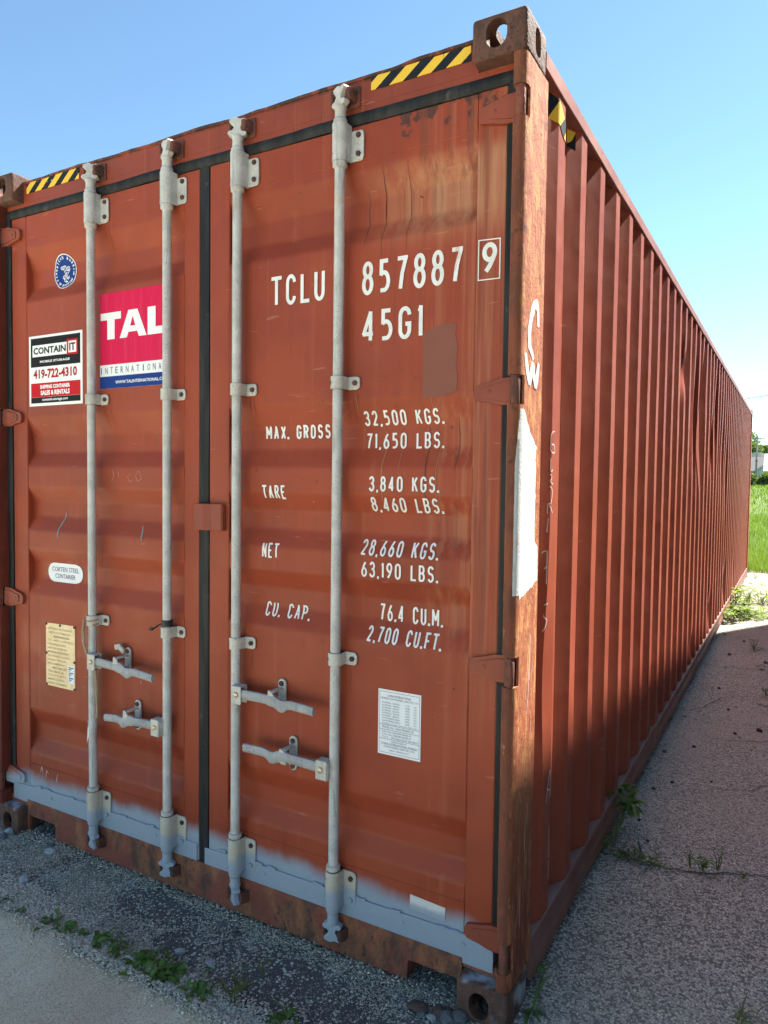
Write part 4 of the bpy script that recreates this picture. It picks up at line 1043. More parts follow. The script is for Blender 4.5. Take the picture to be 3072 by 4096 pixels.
# round classification sticker pressed into the first recess
ax0, ax1, az0, az1 = shifted(-2.071, -1.926, 2.378, 2.519); acx, acz, ar = (ax0+ax1)/2, (az0+az1)/2, (az1-az0)/2
mb = MB()
def disc(r, lift, mi, n=40, rings=14, rin=0.):
    vs, fs = [], []
    for j in range(rings+1):
        rr = rin+(r-rin)*j/rings
        for k in range(n):
            t = 2*math.pi*k/n; x_, z_ = acx+rr*math.cos(t), acz+rr*math.sin(t); vs.append((x_, surf(x_, z_)-lift, z_))
    for j in range(rings):
        for k in range(n): fs.append((j*n+k, j*n+(k+1) % n, (j+1)*n+(k+1) % n, (j+1)*n+k))
    mb.add(vs, fs, mi)
disc(ar, .0018, 0); disc(ar*.945, .0024, 5)
def ring_text(txt, r, a0, a1, h, inward=False):
    for i, ch in enumerate(txt):
        if ch == ' ': continue
        a = math.radians(a0+(a1-a0)*i/(len(txt)-1)); vs, fs = glyphs(ch, .035)
        wd = h*(.25 if ch == 'I' else .72)
        up = Vector((math.cos(a), math.sin(a))); ri = Vector((up.y, -up.x))
        if inward: up, ri = -up, -ri
        c = Vector((acx, acz))+Vector((math.cos(a), math.sin(a)))*r
        P_ = [c+ri*((v[0]-.5)*wd)+up*((v[1]-.5)*h) for v in vs]
        mb.add([(p.x, surf(p.x, p.y)-.0031, p.y) for p in P_], fs, 0)
ring_text('AMERICAN BUREAU', ar*.80, 196, -10, ar*.155); ring_text('OF SHIPPING', ar*.80, 232, 322, ar*.155, True)
for a in (212, 343):
    a = math.radians(a); c = Vector((acx, acz))+Vector((math.cos(a), math.sin(a)))*ar*.80
    mb.add([(c.x+math.cos(q)*ar*k_, surf(c.x, c.y)-.0031, c.y+math.sin(q)*ar*k_) for q, k_ in [(math.pi/2+i*math.pi/5, .075 if i % 2 == 0 else .032) for i in range(10)]], [tuple(range(10))], 0)
eagle = [([(-.42, .30), (-.30, .36), (-.06, .40), (.04, .38), (.10, .22), (.14, .05), (.30, .02), (.46, .06), (.30, -.14), (.16, -.40)], .035),
         ([(-.42, .30), (-.34, .18), (-.14, .16), (-.02, -.08), (.06, -.20), (.14, -.10)], .03), ([(-.30, .27), (-.10, .30)], .022), ([(-.28, .22), (-.08, .22)], .022), ([(-.06, .36), (.0, .1), (.10, -.06)], .03),
         ([(.14, .20), (.26, .32), (.44, .26), (.44, .14), (.30, .08), (.16, .06)], .028), ([(.20, .24), (.36, .20)], .02), ([(.20, .17), (.34, .13)], .02),
         ([(.04, -.24), (-.16, -.36), (-.18, -.48), (-.06, -.56), (-.04, -.72), (.16, -.82), (.24, -.76), (.08, -.72)], .035), ([(.06, -.26), (.12, -.42), (.30, -.50), (.38, -.40), (.40, -.52), (.30, -.60), (.16, -.52)], .035),
         ([(-.10, -.40), (.0, -.60)], .03), ([(-.02, -.34), (.08, -.56), (.10, -.70)], .03), ([(.16, -.40), (.10, -.20), (.24, -.10)], .025)]
for k, (pts, wd) in enumerate(eagle):
    rb = ribbon(resample([(acx+a*ar*.95, acz+.03*ar+b*ar*.80) for a, b in pts], .008), wd*ar*1.2)
    mb.add([(q[0], surf(q[0], q[1])-.0031-.0001*(k % 5), q[1]) for l in rb for q in l], [(2*i, 2*i+1, 2*i+3, 2*i+2) for i in range(len(rb)-1)], 0)
o = mb.build('sticker', SK, door_l); o['label'] = 'round blue and white sticker with an eagle'
# steel grade sticker
cx0, cx1, cz0, cz1 = shifted(-2.123, -1.899, 1.147, 1.228)
mb = MB(); r_s = (cz1-cz0)/2; yb = DY+RD
out = [(cx1-r_s+r_s*math.cos(t), (cz0+cz1)/2+r_s*math.sin(t)) for t in np.linspace(-math.pi/2, math.pi/2, 12)]+[(cx0+r_s-r_s*math.cos(t), (cz0+cz1)/2-r_s*math.sin(t)) for t in np.linspace(-math.pi/2, math.pi/2, 12)]
# follow the skin: strips between z levels
zl = np.linspace(cz0, cz1, 14)
vs = []
for z in zl:
    dz = z-(cz0+cz1)/2; e = r_s-math.sqrt(max(0, r_s*r_s-dz*dz)); vs += [(cx0+e, surf(0, z)-.0022, z), (cx1-e, surf(0, z)-.0022, z)]
mb.add(vs, [(2*i, 2*i+1, 2*i+3, 2*i+2) for i in range(13)], 0)
def conform(mb, txt, x0, x1, z0, z1, mi, bold=0., lift=.0028):
    vs, fs = glyphs(txt, bold)
    mb.add([(x0+v[0]*(x1-x0), surf(0, z0+v[1]*(z1-z0))-lift, z0+v[1]*(z1-z0)) for v in vs], fs, mi)
wd, ht = cx1-cx0, cz1-cz0
conform(mb, 'CORTEN STEEL', cx0+.12*wd, cx1-.11*wd, cz0+.55*ht, cz0+.79*ht, 6); conform(mb, 'CONTAINER', cx0+.21*wd, cx1-.21*wd, cz0+.19*ht, cz0+.43*ht, 6)
o = mb.build('sticker', SK, door_l); o['label'] = 'white rounded sticker reading corten steel container'
# faded brass-yellow approval plate
mb = MB(); mb.prism([(-2.143, .689), (-1.952, .689), (-1.952, .966), (-2.143, .962)], 'y', DY-.0026, DY+.0003, 0)
for i, (tx, a, b) in enumerate((('APPROVED FOR TRANSPORT', .08, .92), ('UNDER CUSTOMS SEAL', .10, .86), ('------------', .25, .8), ('CSC SAFETY APPROVAL', .06, .94), ('DATE MANUFACTURED', .06, .7), ('IDENTIFICATION NO.', .06, .75), ('MAXIMUM GROSS WEIGHT', .06, .8),
                                ('ALLOWABLE STACKING', .06, .84), ('RACKING TEST LOAD', .06, .7), ('NEXT EXAMINATION', .06, .66), ('TIMBER COMPONENT', .2, .74), ('TREATMENT IM', .06, .6), ('OWNER', .06, .7), ('MANUFACTURER', .06, .66), ('SERIAL NUMBER', .06, .72))):
    z = .945-.0170*i; font_text(mb, tx, -2.143+.191*a, -2.143+.191*b, z-.0095, z, DY-.0030, 1, .01)
mb.prism([(-1.998, .716), (-1.956, .716), (-1.956, .793), (-1.998, .793)], 'y', DY-.0034, DY-.0027, 2)
for i in range(9): quad(mb, -1.992, -1.986+.012*(i % 3), .722+.0075*i, .726+.0075*i, DY-.0038, 3)
for a, b in ((-2.139, .958), (-1.956, .960), (-2.048, .958), (-2.139, .83), (-1.956, .81), (-2.139, .694), (-1.956, .694)): mb.lathe([(.006, DY-.0026), (.0055, DY-.0048), (.002, DY-.0056)], a, b, 8, 4, 'y')
o = mb.build('data_plate', [M['csc'], M['csc_ink'], M['film_white'], M['film_navy'], M['bolt']], door_l); o['label'] = 'faded yellow approval plate'
# white maker's plate on the right leaf
mb = MB(); x0, x1, z0, z1 = -.470, -.317, .720, .930; w_, h_ = x1-x0, z1-z0; fx = lambda a: x0+a*w_; fz = lambda b: z0+b*h_
slab(mb, x0, x1, z0, z1, DY-.0020); yy = DY-.0024
for a, b, c, d in ((.03, .97, .965, .970), (.03, .97, .030, .035), (.03, .036, .03, .97), (.964, .97, .03, .97), (.036, .964, .455, .460), (.036, .964, .385, .390), (.036, .964, .240, .245)): quad(mb, fx(a), fx(b), fz(c), fz(d), yy-.0001*(c > .9), 6)
LN = [('CHINA INTERNATIONAL', .22, .78, .895, .930, 0), ('MARINE CONTAINERS (GROUP) LTD.', .06, .95, .845, .880, 0)]
for i, (tx, num) in enumerate((('EXTERNAL  LENGTH', '12192'), ('EXTERNAL  WIDTH', '2438'), ('EXTERNAL  HEIGHT', '2896'), ('INTERNAL  LENGTH', '12032'), ('INTERNAL  WIDTH', '2352'), ('INTERNAL  HEIGHT', '2698'), ('DOOR OPENING HEIGHT', '2585'), ('DOOR OPENING WIDTH', '2340'))):
    b = .812-.040*i; LN += [(tx, .10, .50+.02*(i > 5), b-.022, b, 0), (num, .64, .74, b-.022, b, 0), ('MM', .84, .90, b-.020, b-.002, 0)]
LN += [('INTERNAL CU.CAP.  76.4 CU.M. 2700 CU.FT.', .10, .92, .468, .490, 0), ('MODEL No.: 1AAA-096A45G1G', .10, .84, .408, .440, 0), ('F.I.R. No.:USA/424-AB/06-31', .10, .78, .342, .370, 0), ('C.S.C. No.:USA/AB-424/06-31', .10, .78, .300, .328, 0),
       ('T.C.T.   :IM/TAIL/LEUM 400/2015', .10, .94, .256, .284, 0), ('MANUFACTURED BY', .32, .68, .200, .222, 0), ('CHINA INTERNATIONAL MARINE', .08, .92, .152, .186, 0), ('CONTAINERS (GROUP) LTD.', .14, .88, .104, .140, 0), ('SHEKOU, SHENZHEN, P.R.C.', .27, .74, .062, .086, 0)]
for tx, a, b, c, d, bo in LN: font_text(mb, tx, fx(a), fx(b), fz(c), fz(d), yy, 6, bo)
o = mb.build('data_plate', SK, door_r); o['label'] = "white maker's data plate with fine print"
# half-sprayed white sticker near the bottom of the right leaf
mb = MB(); mb.prism([(-.347, .243), (-.225, .238), (-.224, .281), (-.346, .289)], 'y', DY-.0014, DY+.0003)
def half_spray():
    t = NT('sticker_half_sprayed'); e = t.math('ADD', t.math('MULTIPLY', t.noise(14, 3), .03), .243)
    c = t.mix(t.ramp(t.xyz()[2], t.math('SUBTRACT', e, .01), t.math('ADD', e, .014), 1, 0), (.66, .64, .60), BLUE_SPRAY)
    t.inp(Base_Color=c, Roughness=.5); return t.m
o = mb.build('sticker', half_spray(), door_r); o['label'] = 'blank white sticker half covered by grey spray'
# torn scrap of white film beside the first rod, scraped paint marks, scrawls
mb = MB(); mb.add([(a_-.034, b_, c_) for a_, b_, c_ in [(-1.845, DY-.002, .478), (-1.822, DY-.010, .520), (-1.818, DY-.012, .548), (-1.826, DY-.010, .556), (-1.832, DY-.006, .580), (-1.838, DY-.002, .582), (-1.836, DY-.004, .556), (-1.838, DY-.004, .540)]], [(0, 1, 2, 3, 6, 7), (3, 4, 5, 6)])
mb.build('torn_film', M['film_white'], door_l)
M['grey_smear'] = flat('grey_paint_smear', (.20, .19, .20), .6, var=.2)
def smear(door, pts, w, mat, name='paint_smear', lift=.0016):
    rb = resample(pts, .006); L_ = ribbon(rb, 1.); vs = []
    for i, ((l, r), c) in enumerate(zip(L_, rb)):
        ww = w*(.35+.65*math.sin(math.pi*(i+.7)/(len(rb)+.4)))*(1+.3*fbm(i*.8, w*99)); d = (l-r).normalized()*ww/2; c = Vector(c)
        for q in (c+d, c-d): vs.append((q.x, surf(q.x, q.y)-lift, q.y))
    mb = MB(); mb.add(vs, [(2*i, 2*i+1, 2*i+3, 2*i+2) for i in range(len(rb)-1)]); return mb.build(name, M[mat], door)
def dz(u, v):                                  # first-view picture point -> place on the door skin
    d = r_*((u*F0-1536)/FPX)+u_*(-(v*F0-2048)/FPX)+f_; t = (DY-CAM.y)/d.y; p = CAM+d*t; return true_pos(p.x, p.z)
smear(door_l, [dz(145, 1106), dz(141, 1122), dz(129, 1141), dz(125, 1163)], .010, 'grey_smear')
smear(door_l, [dz(310, 1136), dz(308, 1152), dz(306, 1168)], .009, 'grey_smear')
for st in ([dz(243, 1015), dz(247, 1026), dz(242, 1040)], [dz(256, 1018), dz(257, 1030)], [dz(283, 1022), dz(276, 1030), dz(281, 1041), dz(287, 1036)], [dz(300, 1018), dz(293, 1028), dz(298, 1040), dz(306, 1034), dz(303, 1020), dz(297, 1018)]):
    smear(door_l, st, .0022, 'chalk_pink', 'scratch')
for st in ([dz(88, 1668), dz(91, 1655), dz(94, 1672)], [dz(106, 1672), dz(101, 1664), dz(100, 1680)], [dz(125, 1672), dz(122, 1690)]): smear(door_l, st, .003, 'chalk', 'chalk_mark')
for i in range(26):                            # little knocks in the paint of both leaves
    right = i % 2; x = random.uniform(-1.0, -.2) if right else random.uniform(-2.2, -1.4); z = random.uniform(.35, 2.5)
    a = random.uniform(0, 3); l = random.uniform(.004, .016)
    smear(door_r if right else door_l, [(x, z), (x+math.cos(a)*l, z+math.sin(a)*l)], random.uniform(.002, .005), random.choice(['bolt', 'chalk_pink', 'bolt']), 'paint_chip', .0012)

M['run'] = flat('rust_run', (.12, .030, .016), .7, var=.3)
M['run_tan'] = flat('tan_run', (.36, .145, .070), .7, var=.2)
for i in range(22):                            # thin run-off lines below the head gasket and the clamps of the right leaf
    x = random.uniform(-.60, -.17) if i < 14 else random.choice([-.565, -.99])+random.uniform(-.02, .03)
    z = random.uniform(2.50, 2.60) if i < 8 else random.uniform(1.70, 2.15) if i < 14 else random.choice([1.88, .985])
    ln = random.uniform(.06, .30) if i < 14 else random.uniform(.03, .09)
    smear(door_r, [(x+.004*fbm(k*.7, i), z-ln*k/6) for k in range(7)], random.uniform(.0018, .0042), random.choice(['run', 'run', 'run_tan']), 'rust_run', .0008)
for i in range(8):
    x = random.choice([-1.75, -1.33])+random.uniform(-.02, .03); z = random.choice([1.885, .985, 2.60]); ln = random.uniform(.03, .10)
    smear(door_l, [(x+.003*fbm(k*.7, i), z-ln*k/6) for k in range(7)], random.uniform(.0016, .0034), 'run', 'rust_run', .0008)
# ---- things hung on the rods
mb = MB(); R0 = Vector((-1.800, RY, 0)); pts = []
for i in range(40):
    t = i/39; a = 2.2+t*11.; pts.append((R0.x+.0225*math.cos(a), R0.y-.0225*math.sin(a), 1.028-.03*t))
mb.tube(pts, .0042, 6)
tail = [(-1.822, -.002, 1.005), (-1.826, -.006, .97), (-1.820, -.008, .93), (-1.806, -.006, .89), (-1.785, -.004, .86), (-1.768, -.002, .845)]
mb.tube(tail, .0052, 6); mb.tube([(-1.820, -.004, 1.02), (-1.818, -.010, .985), (-1.812, -.010, .95), (-1.816, -.010, .925)], .0045, 6)
mb.tube([(-1.766, .006, .815), (-1.764, .010, .77), (-1.768, .014, .70), (-1.767, .016, .655), (-1.769, .016, .628)], .0050, 6)
mb.tube([(-1.772, .006, .815), (-1.773, .010, .74), (-1.768, .016, .66)], .0042, 6); mb.lathe([(.004, .615), (.008, .622), (.006, .640)], -1.769, .016, 8)
rope = mb.build('rope', M['rope'], None, smooth=True); tag(rope, 'frayed tan twine tied round the rod nearest the round sticker', 'rope')
mb = MB(); mb.lathe([(.0190, 1.036), (.0215, 1.038), (.0215, 1.058), (.0190, 1.060)], -1.378, RY, 18)
for k in range(5): mb.tube([(-1.396, .008, 1.045), (-1.412-.004*k, -.002-.002*k, 1.035-.004*k), (-1.428-.005*k, -.004, 1.018+.006*(k % 3))], .0022, 4)
tag(mb.build('cable_tie', M['tie'], None, smooth=True), 'black band with frayed ends on the rod beside the pink sticker', 'cable tie')

# ------------------------------------------------------------------ the stacked containers across the aisle (outside the frame; they throw the shade)
M['grey_side'] = paint_red('grey_container_paint', (.135, .135, .125), (.10, .10, .093), rust=.5)
NX, NY, NR = 1.79, -1.38, -.039                # the stack stands a little askew to the aisle
def plain_container(z, label, w=W, l=L):
    root = empty('shipping_container', (NX, NY, z), NR); tag(root, label, 'container', None)
    mt = M['grey_side']
    for s_ in (1, -1):
        X = (lambda x: -x) if s_ > 0 else (lambda x: w+x)
        side_wall(root, -1 if s_ > 0 else 1, 0 if s_ > 0 else w, .18, l-.18, .16, 2.81, .30, mt, [], 2)
        for a, b, n in ((.0, .06, 'top_rail'), (.0, .06, 'bottom_rail')):
            mb = MB(); z0, z1 = ((2.81, 2.87) if n == 'top_rail' else (.04, .16)); xx = sorted((X(0), X(-.06))); mb.box(xx[0], xx[1], .18, l-.18, z0, z1); mb.build(n, mt, root)
        for y0 in (0, l-.18):
            xx = sorted((X(-.002), X(-.15))); mb = MB(); mb.box(xx[0], xx[1], y0+.002, y0+.178, .119, 2.777); mb.build('corner_post', mt, root, bevel=.004)
    mb = MB(); mb.box(.06, w-.06, .1, l-.1, 2.83, 2.85); mb.build('roof', mt, root)
    mb = MB(); mb.box(.06, w-.06, .1, l-.1, .10, .15); mb.build('floor', mt, root)
    for y0 in (.08, l-.10): mb = MB(); mb.box(.15, w-.15, y0, y0+.02, .04, 2.86); mb.build('end_wall', mt, root)
    for top in (0, 1):
        for left in (0, 1):
            for rear in (0, 1):
                o = bpy.data.objects.new('corner_casting', CAST); COL.objects.link(o); o.parent = root
                o.scale = (1 if left else -1, -1 if rear else 1, 1 if top else -1); o.location = (w if left else 0, l if rear else 0, H-.118 if top else .118)
plain_container(0, 'lower grey shipping container of the stack across the aisle')
plain_container(H+.001, 'upper grey shipping container of the stack across the aisle')

# ------------------------------------------------------------------ ground details
def gp(u, v, z=0.):                            # full-size picture point -> place on the ground
    d = r_*((u-1536)/FPX)+u_*(-(v-2048)/FPX)+f_; t = (z-CAM.z)/d.z; p = CAM+d*t; return p.x, p.y
def at(u, v, y):
    d = r_*((u-1536)/FPX)+u_*(-(v-2048)/FPX)+f_; return CAM+d*((y-CAM.y)/d.y)
def arrays_obj(name, v, f, mat, kind='stuff', label=None, cat=None):
    me = bpy.data.meshes.new(name); v = np.asarray(v, np.float32); f = np.asarray(f, np.int32)
    k = f.shape[1]; me.vertices.add(len(v)); me.vertices.foreach_set('co', v.ravel()); me.loops.add(f.size); me.loops.foreach_set('vertex_index', f.ravel())
    me.polygons.add(len(f)); me.polygons.foreach_set('loop_start', np.arange(0, f.size, k, dtype=np.int32)); me.update(); me.validate()
    me.materials.append(mat); o = bpy.data.objects.new(name, me); COL.objects.link(o); tag(o, label, cat, kind=kind); return o
OCT = np.array([(1, 0, 0), (0, 1, 0), (-1, 0, 0), (0, -1, 0), (.25, .1, 1), (0, 0, -.6), (.55, .6, .55), (-.6, -.5, .5)])
OF = np.array([(0, 6, 4), (6, 1, 4), (1, 2, 4), (2, 7, 4), (7, 3, 4), (3, 0, 4), (0, 1, 6), (2, 3, 7), (1, 0, 5), (2, 1, 5), (3, 2, 5), (0, 3, 5)])
def chips(P, R):
    n = len(P); V = np.tile(OCT[None], (n, 1, 1))*(1+.35*RNG.standard_normal((n, 8, 1)).clip(-1.5, 1.5))
    sc = R[:, None, None]*np.stack([RNG.uniform(.7, 1.3, n), RNG.uniform(.6, 1.1, n), RNG.uniform(.45, .8, n)], 1)[:, None, :]
    V = V*sc; a = RNG.uniform(0, 6.28, n); c, s_ = np.cos(a)[:, None], np.sin(a)[:, None]
    V = np.stack([V[..., 0]*c-V[..., 1]*s_, V[..., 0]*s_+V[..., 1]*c, V[..., 2]], -1)+P[:, None, :]
    return V.reshape(-1, 3), (OF[None]+8*np.arange(n)[:, None, None]).reshape(-1, 3)
def chip_mat(name, a, b, w=.0):
    t = NT(name); k = t.isl(); c = t.mix(k, a, b); c = t.mix(t.ramp(t.noise(60, 2), .4, .7, 0, .35), c, (.20, .19, .17)); t.inp(Base_Color=c, Roughness=.9); return t.m
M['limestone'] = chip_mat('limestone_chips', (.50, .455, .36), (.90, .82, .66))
M['greychip'] = chip_mat('grey_chips', (.24, .22, .18), (.86, .78, .62))
def scatter(n, fn):
    out = []
    while len(out) < n:
        x, y, w = fn()
        if random.random() < w: out.append((x, y))
    return np.array(out)
def strip():                                   # chips along the edge of the concrete pad
    x = random.uniform(-2.3, -.30); y = random.gauss(-.345, .035)
    if x < -1.45: y = random.gauss(-.30, .055)
    d = y; return x, y, 1 if d < -.20 else .3
p = scatter(15000, strip); P = np.c_[p, RNG.uniform(.006, .018, len(p))]; P[:, 2] = np.where(P[:, 1] < -.36, .013, .004)+RNG.uniform(0, .004, len(P))
v, f = chips(P, RNG.uniform(.0022, .0058, len(P)))
arrays_obj('gravel', v, f, M['limestone'], label='pale limestone chips along the edge of the concrete', cat='gravel')
def patch():
    x = random.uniform(-2.45, -.16); y = random.uniform(-.30, .045)
    w = .10+.9*max(0, min(1, (fbm(x*3.1+2, y*4.2, 3)+.10)*3.2))
    for bx, by, br in ((-1.38, -.03, .16), (-.62, -.18, .20), (-1.12, -.19, .08)):
        if (x-bx)**2+((y-by)*1.3)**2 < br*br: w *= .10
    return x, y, w*(1 if x < -.55 else .35)
p = scatter(32000, patch); P = np.c_[p, .003+RNG.uniform(0, .004, len(p))]
v, f = chips(P, RNG.uniform(.0013, .0040, len(P)))
arrays_obj('gravel', v, f, M['greychip'], label='loose grey chips strewn on the asphalt before the doors', cat='gravel')
def under():                                   # heaped chips in the fork pockets and against the sill
    x = random.uniform(-2.30, -.16); y = random.uniform(.0, .06) if random.random() < .6 else random.uniform(.06, .30)
    return x, y, 1
p = scatter(5200, under); P = np.c_[p, RNG.uniform(.003, .016, len(p))]
v, f = chips(P, RNG.uniform(.0018, .0055, len(P)))
arrays_obj('gravel', v, f, M['greychip'], label='grey chips packed under the sill of the container', cat='gravel')
def aisle():
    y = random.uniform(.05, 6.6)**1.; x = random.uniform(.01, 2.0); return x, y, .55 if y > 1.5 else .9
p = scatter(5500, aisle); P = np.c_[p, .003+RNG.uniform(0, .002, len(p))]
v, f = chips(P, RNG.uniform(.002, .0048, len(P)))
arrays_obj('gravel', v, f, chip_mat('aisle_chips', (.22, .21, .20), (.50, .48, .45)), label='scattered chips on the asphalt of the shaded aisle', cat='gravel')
def lit():
    y = random.uniform(6.3, 13.3); x = random.uniform(-.1, 3.5); return x, y, .8
p = scatter(6000, lit); P = np.c_[p, .003+RNG.uniform(0, .003, len(p))]
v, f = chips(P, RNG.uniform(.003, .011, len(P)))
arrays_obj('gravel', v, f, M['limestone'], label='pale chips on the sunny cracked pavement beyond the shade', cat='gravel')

# loose stones one can pick up
def stone_mesh(seed, mat):
    bm = bmesh.new(); bmesh.ops.create_icosphere(bm, subdivisions=2, radius=1)
    for v_ in bm.verts:
        d = 1+.30*fbm(v_.co.x*1.1+seed*5, v_.co.y*1.1, v_.co.z*1.1+seed, 3); v_.co = Vector((v_.co.x*d*1.15, v_.co.y*d*.85, v_.co.z*d*.62))
        for ax in range(3): v_.co[ax] = max(-.86, min(.86, v_.co[ax])) if seed % 2 else v_.co[ax]
    me = bpy.data.meshes.new('stone'); bm.to_mesh(me); bm.free(); me.materials.append(mat); return me
def stone_mat(name, a, b):
    t = NT(name); c = t.mix(t.ramp(t.noise(3, 5, .7), .35, .65), a, b); t.inp(Base_Color=c, Roughness=.85); t.bump(t.noise(12, 4), .5, .03); return t.m
SM = {'pale': stone_mat('pale_stone', (.52, .53, .52), (.36, .36, .36)), 'grey': stone_mat('grey_stone', (.20, .20, .21), (.11, .11, .115)), 'brown': stone_mat('brown_stone', (.16, .095, .07), (.085, .062, .055)), 'black': stone_mat('black_lump', (.03, .03, .033), (.055, .053, .05))}
SMESH = {(k, i): stone_mesh(i+3*j, m_) for j, (k, m_) in enumerate(SM.items()) for i in range(3)}
def stone(u, v, size, kind, label, group, zs=1.):
    x, y = gp(u, v); o = bpy.data.objects.new('stone', SMESH[(kind, random.randrange(3))]); COL.objects.link(o)
    o.location = (x, y, size*.38*zs); o.scale = (size, size, size*zs); o.rotation_euler = (random.uniform(-.2, .2), random.uniform(-.2, .2), random.uniform(0, 6.28))
    return tag(o, label, 'stone', group)
c3 = lambda a, b: (1300+a*.4822, 3296+b*.4822)
g1 = 'stones in front of the right corner casting'
stone(*c3(770, 1535), .030, 'brown', 'flat brown stone left of the heap before the right corner casting', g1, .7)
stone(*c3(945, 1585), .024, 'brown', 'small brown stone in the middle of the heap before the casting', g1)
stone(*c3(1010, 1590), .020, 'brown', 'little brown stone on the heap nearest the casting', g1)
stone(*c3(1010, 1640), .026, 'grey', 'grey stone at the front of the heap before the casting', g1)
stone(*c3(1110, 1628), .028, 'grey', 'grey stone touching the foot of the right corner casting', g1)
stone(*c3(885, 1618), .014, 'pale', 'white pebble at the front of the heap before the casting', g1)
stone(*c3(800, 1585), .013, 'grey', 'grey pebble beside the flat brown stone', g1)
stone(*c3(272, 1140), .013, 'pale', 'white pebble under the sill below the blank white sticker', 'pebbles under the sill')
stone(*c3(352, 1150), .014, 'pale', 'white pebble right of its twin under the sill', 'pebbles under the sill')
stone(*c3(645, 1268), .011, 'pale', 'white pebble at the right fork pocket', 'pebbles under the sill')
c5 = lambda a, b: (a*.1808, 3050+b*.1808)
g2 = 'stones before the left door'
stone(*c5(222, 1560), .024, 'pale', 'white stone leaning on the left corner casting', g2)
stone(*c5(1125, 2010), .022, 'pale', 'pale jagged stone on the asphalt before the left fork pocket', g2)
stone(*c5(1100, 1880), .017, 'grey', 'grey stone just behind the pale jagged one', g2)
stone(*c5(60, 1690), .022, 'grey', 'slate grey stone at the left edge of the picture', g2)
stone(97, 3528, .024, 'pale', 'pale split stone left of the weeds', g2)
stone(600+585*.4822, 3500+430*.4822, .020, 'grey', 'grey flat stone on the pale gravel between the tar blotches', g2, .6)
stone(600+710*.4822, 3500+465*.4822, .011, 'grey', 'dark pebble right of the grey flat stone', g2)
stone(600+510*.4822, 3500+745*.4822, .015, 'pale', 'bluish pebble on the pale gravel behind the weeds', g2)
stone(600+250*.4822, 3500+645*.4822, .016, 'pale', 'pale stone behind the thickest weeds', g2)
stone(600+745*.4822, 3500+882*.4822, .007, 'pale', 'single white pebble on the dark asphalt', g2)
c8 = lambda a, b: (2272+a*.4822, 2500+b*.4822)
AIS = [(810, 990, .013, 'pale'), (800, 1055, .014, 'grey'), (1045, 1015, .013, 'black'), (1590, 885, .020, 'black'), (1590, 665, .020, 'pale'), (1640, 680, .016, 'pale'), (970, 760, .012, 'pale'), (865, 770, .012, 'pale'), (808, 865, .013, 'pale'), (1385, 905, .012, 'black'),
       (1420, 935, .011, 'pale'), (710, 1362, .010, 'black'), (862, 1312, .011, 'black'), (590, 1620, .009, 'black'), (660, 1795, .009, 'black'), (1190, 1305, .008, 'black'), (1040, 440, .020, 'pale'), (1340, 250, .022, 'grey'), (1255, 530, .014, 'black'), (1330, 705, .012, 'black'), (1390, 685, .012, 'pale'), (1605, 370, .020, 'pale'), (1640, 320, .022, 'grey'), (1460, 140, .016, 'grey')]
AW = ['the', 'second', 'third', 'fourth', 'fifth', 'sixth', 'seventh', 'eighth', 'ninth', 'tenth', 'eleventh']
for a, b, sz, kd in AIS:
    x, y = gp(*c8(a, b)); w_ = {'pale': 'pale', 'grey': 'grey', 'black': 'black'}[kd]
    stone(*c8(a, b), sz, kd, '%s aisle pebble %s, %s' % (w_, 'hard by the rail' if x < .13 else 'in mid aisle' if x < .36 else 'near the right edge', AW[sum(1 for a2, b2, _, k2 in AIS if k2 == kd and gp(*c8(a2, b2))[1] < y-1e-6)]+' nearest of its colour'), 'loose pebbles in the aisle')

# cracks in the aisle: flat strips of dark filler
def crack(pts, w, name='crack'):
    P_ = [gp(*c8(a, b)) for a, b in pts]; P_ = resample(P_, .02)
    P_ = [(x+.008*fbm(i*.55, w*100), y+.010*fbm(i*.5, 7)) for i, (x, y) in enumerate(P_)]
    rb = ribbon(P_, w); mb = MB()
    mb.add([(q[0], q[1], yard_z(q[0], q[1])+.0042+(.0 if k else .0)) for k, l in enumerate(rb) for q in l], [(2*i, 2*i+1, 2*i+3, 2*i+2) for i in range(len(rb)-1)])
    o = mb.build(name, M['crackfill']); tag(o, kind='structure'); return o
M['crackfill'] = flat('crack_dirt', (.035, .032, .028), .95, var=.3)
crack([(1090, 312), (1200, 340), (1300, 355), (1480, 365), (1659, 378), (1800, 380)], .006)
crack([(900, 698), (1000, 712), (1130, 680), (1280, 605), (1450, 600), (1659, 612), (1800, 610)], .005)
crack([(230, 1890), (420, 1925), (700, 2000), (900, 2040), (1100, 2068), (1300, 2062), (1560, 2080), (1800, 2100)], .006)
crack([(690, 1060), (760, 1110), (830, 1120)], .005); crack([(1130, 915), (1250, 960), (1420, 965), (1659, 975)], .005); crack([(1150, 1340), (1300, 1372), (1520, 1380), (1659, 1330)], .005)

# ------------------------------------------------------------------ weeds
def leaf_mat(name, a, b, tr=.35):
    t = NT(name); c = t.mix(t.rnd(), a, b); c = t.mix(t.ramp(t.noise(20, 3), .4, .7, 0, .4), c, tuple(x*.6 for x in a))
    t.inp(Base_Color=c, Roughness=.55)
    tl = t.t.nodes.new('ShaderNodeBsdfTranslucent'); t.set(tl.inputs[0], t.mix(.5, c, (.25, .40, .04)))
    mx = t.t.nodes.new('ShaderNodeMixShader'); mx.inputs[0].default_value = tr
    t.t.links.new(t.b.outputs[0], mx.inputs[1]); t.t.links.new(tl.outputs[0], mx.inputs[2]); t.t.links.new(mx.outputs[0], t.out.inputs[0]); return t.m
M['leaf'] = leaf_mat('weed_leaf', (.085, .180, .030), (.140, .250, .045)); M['leaf2'] = leaf_mat('weed_leaf_olive', (.11, .16, .040), (.17, .22, .06))
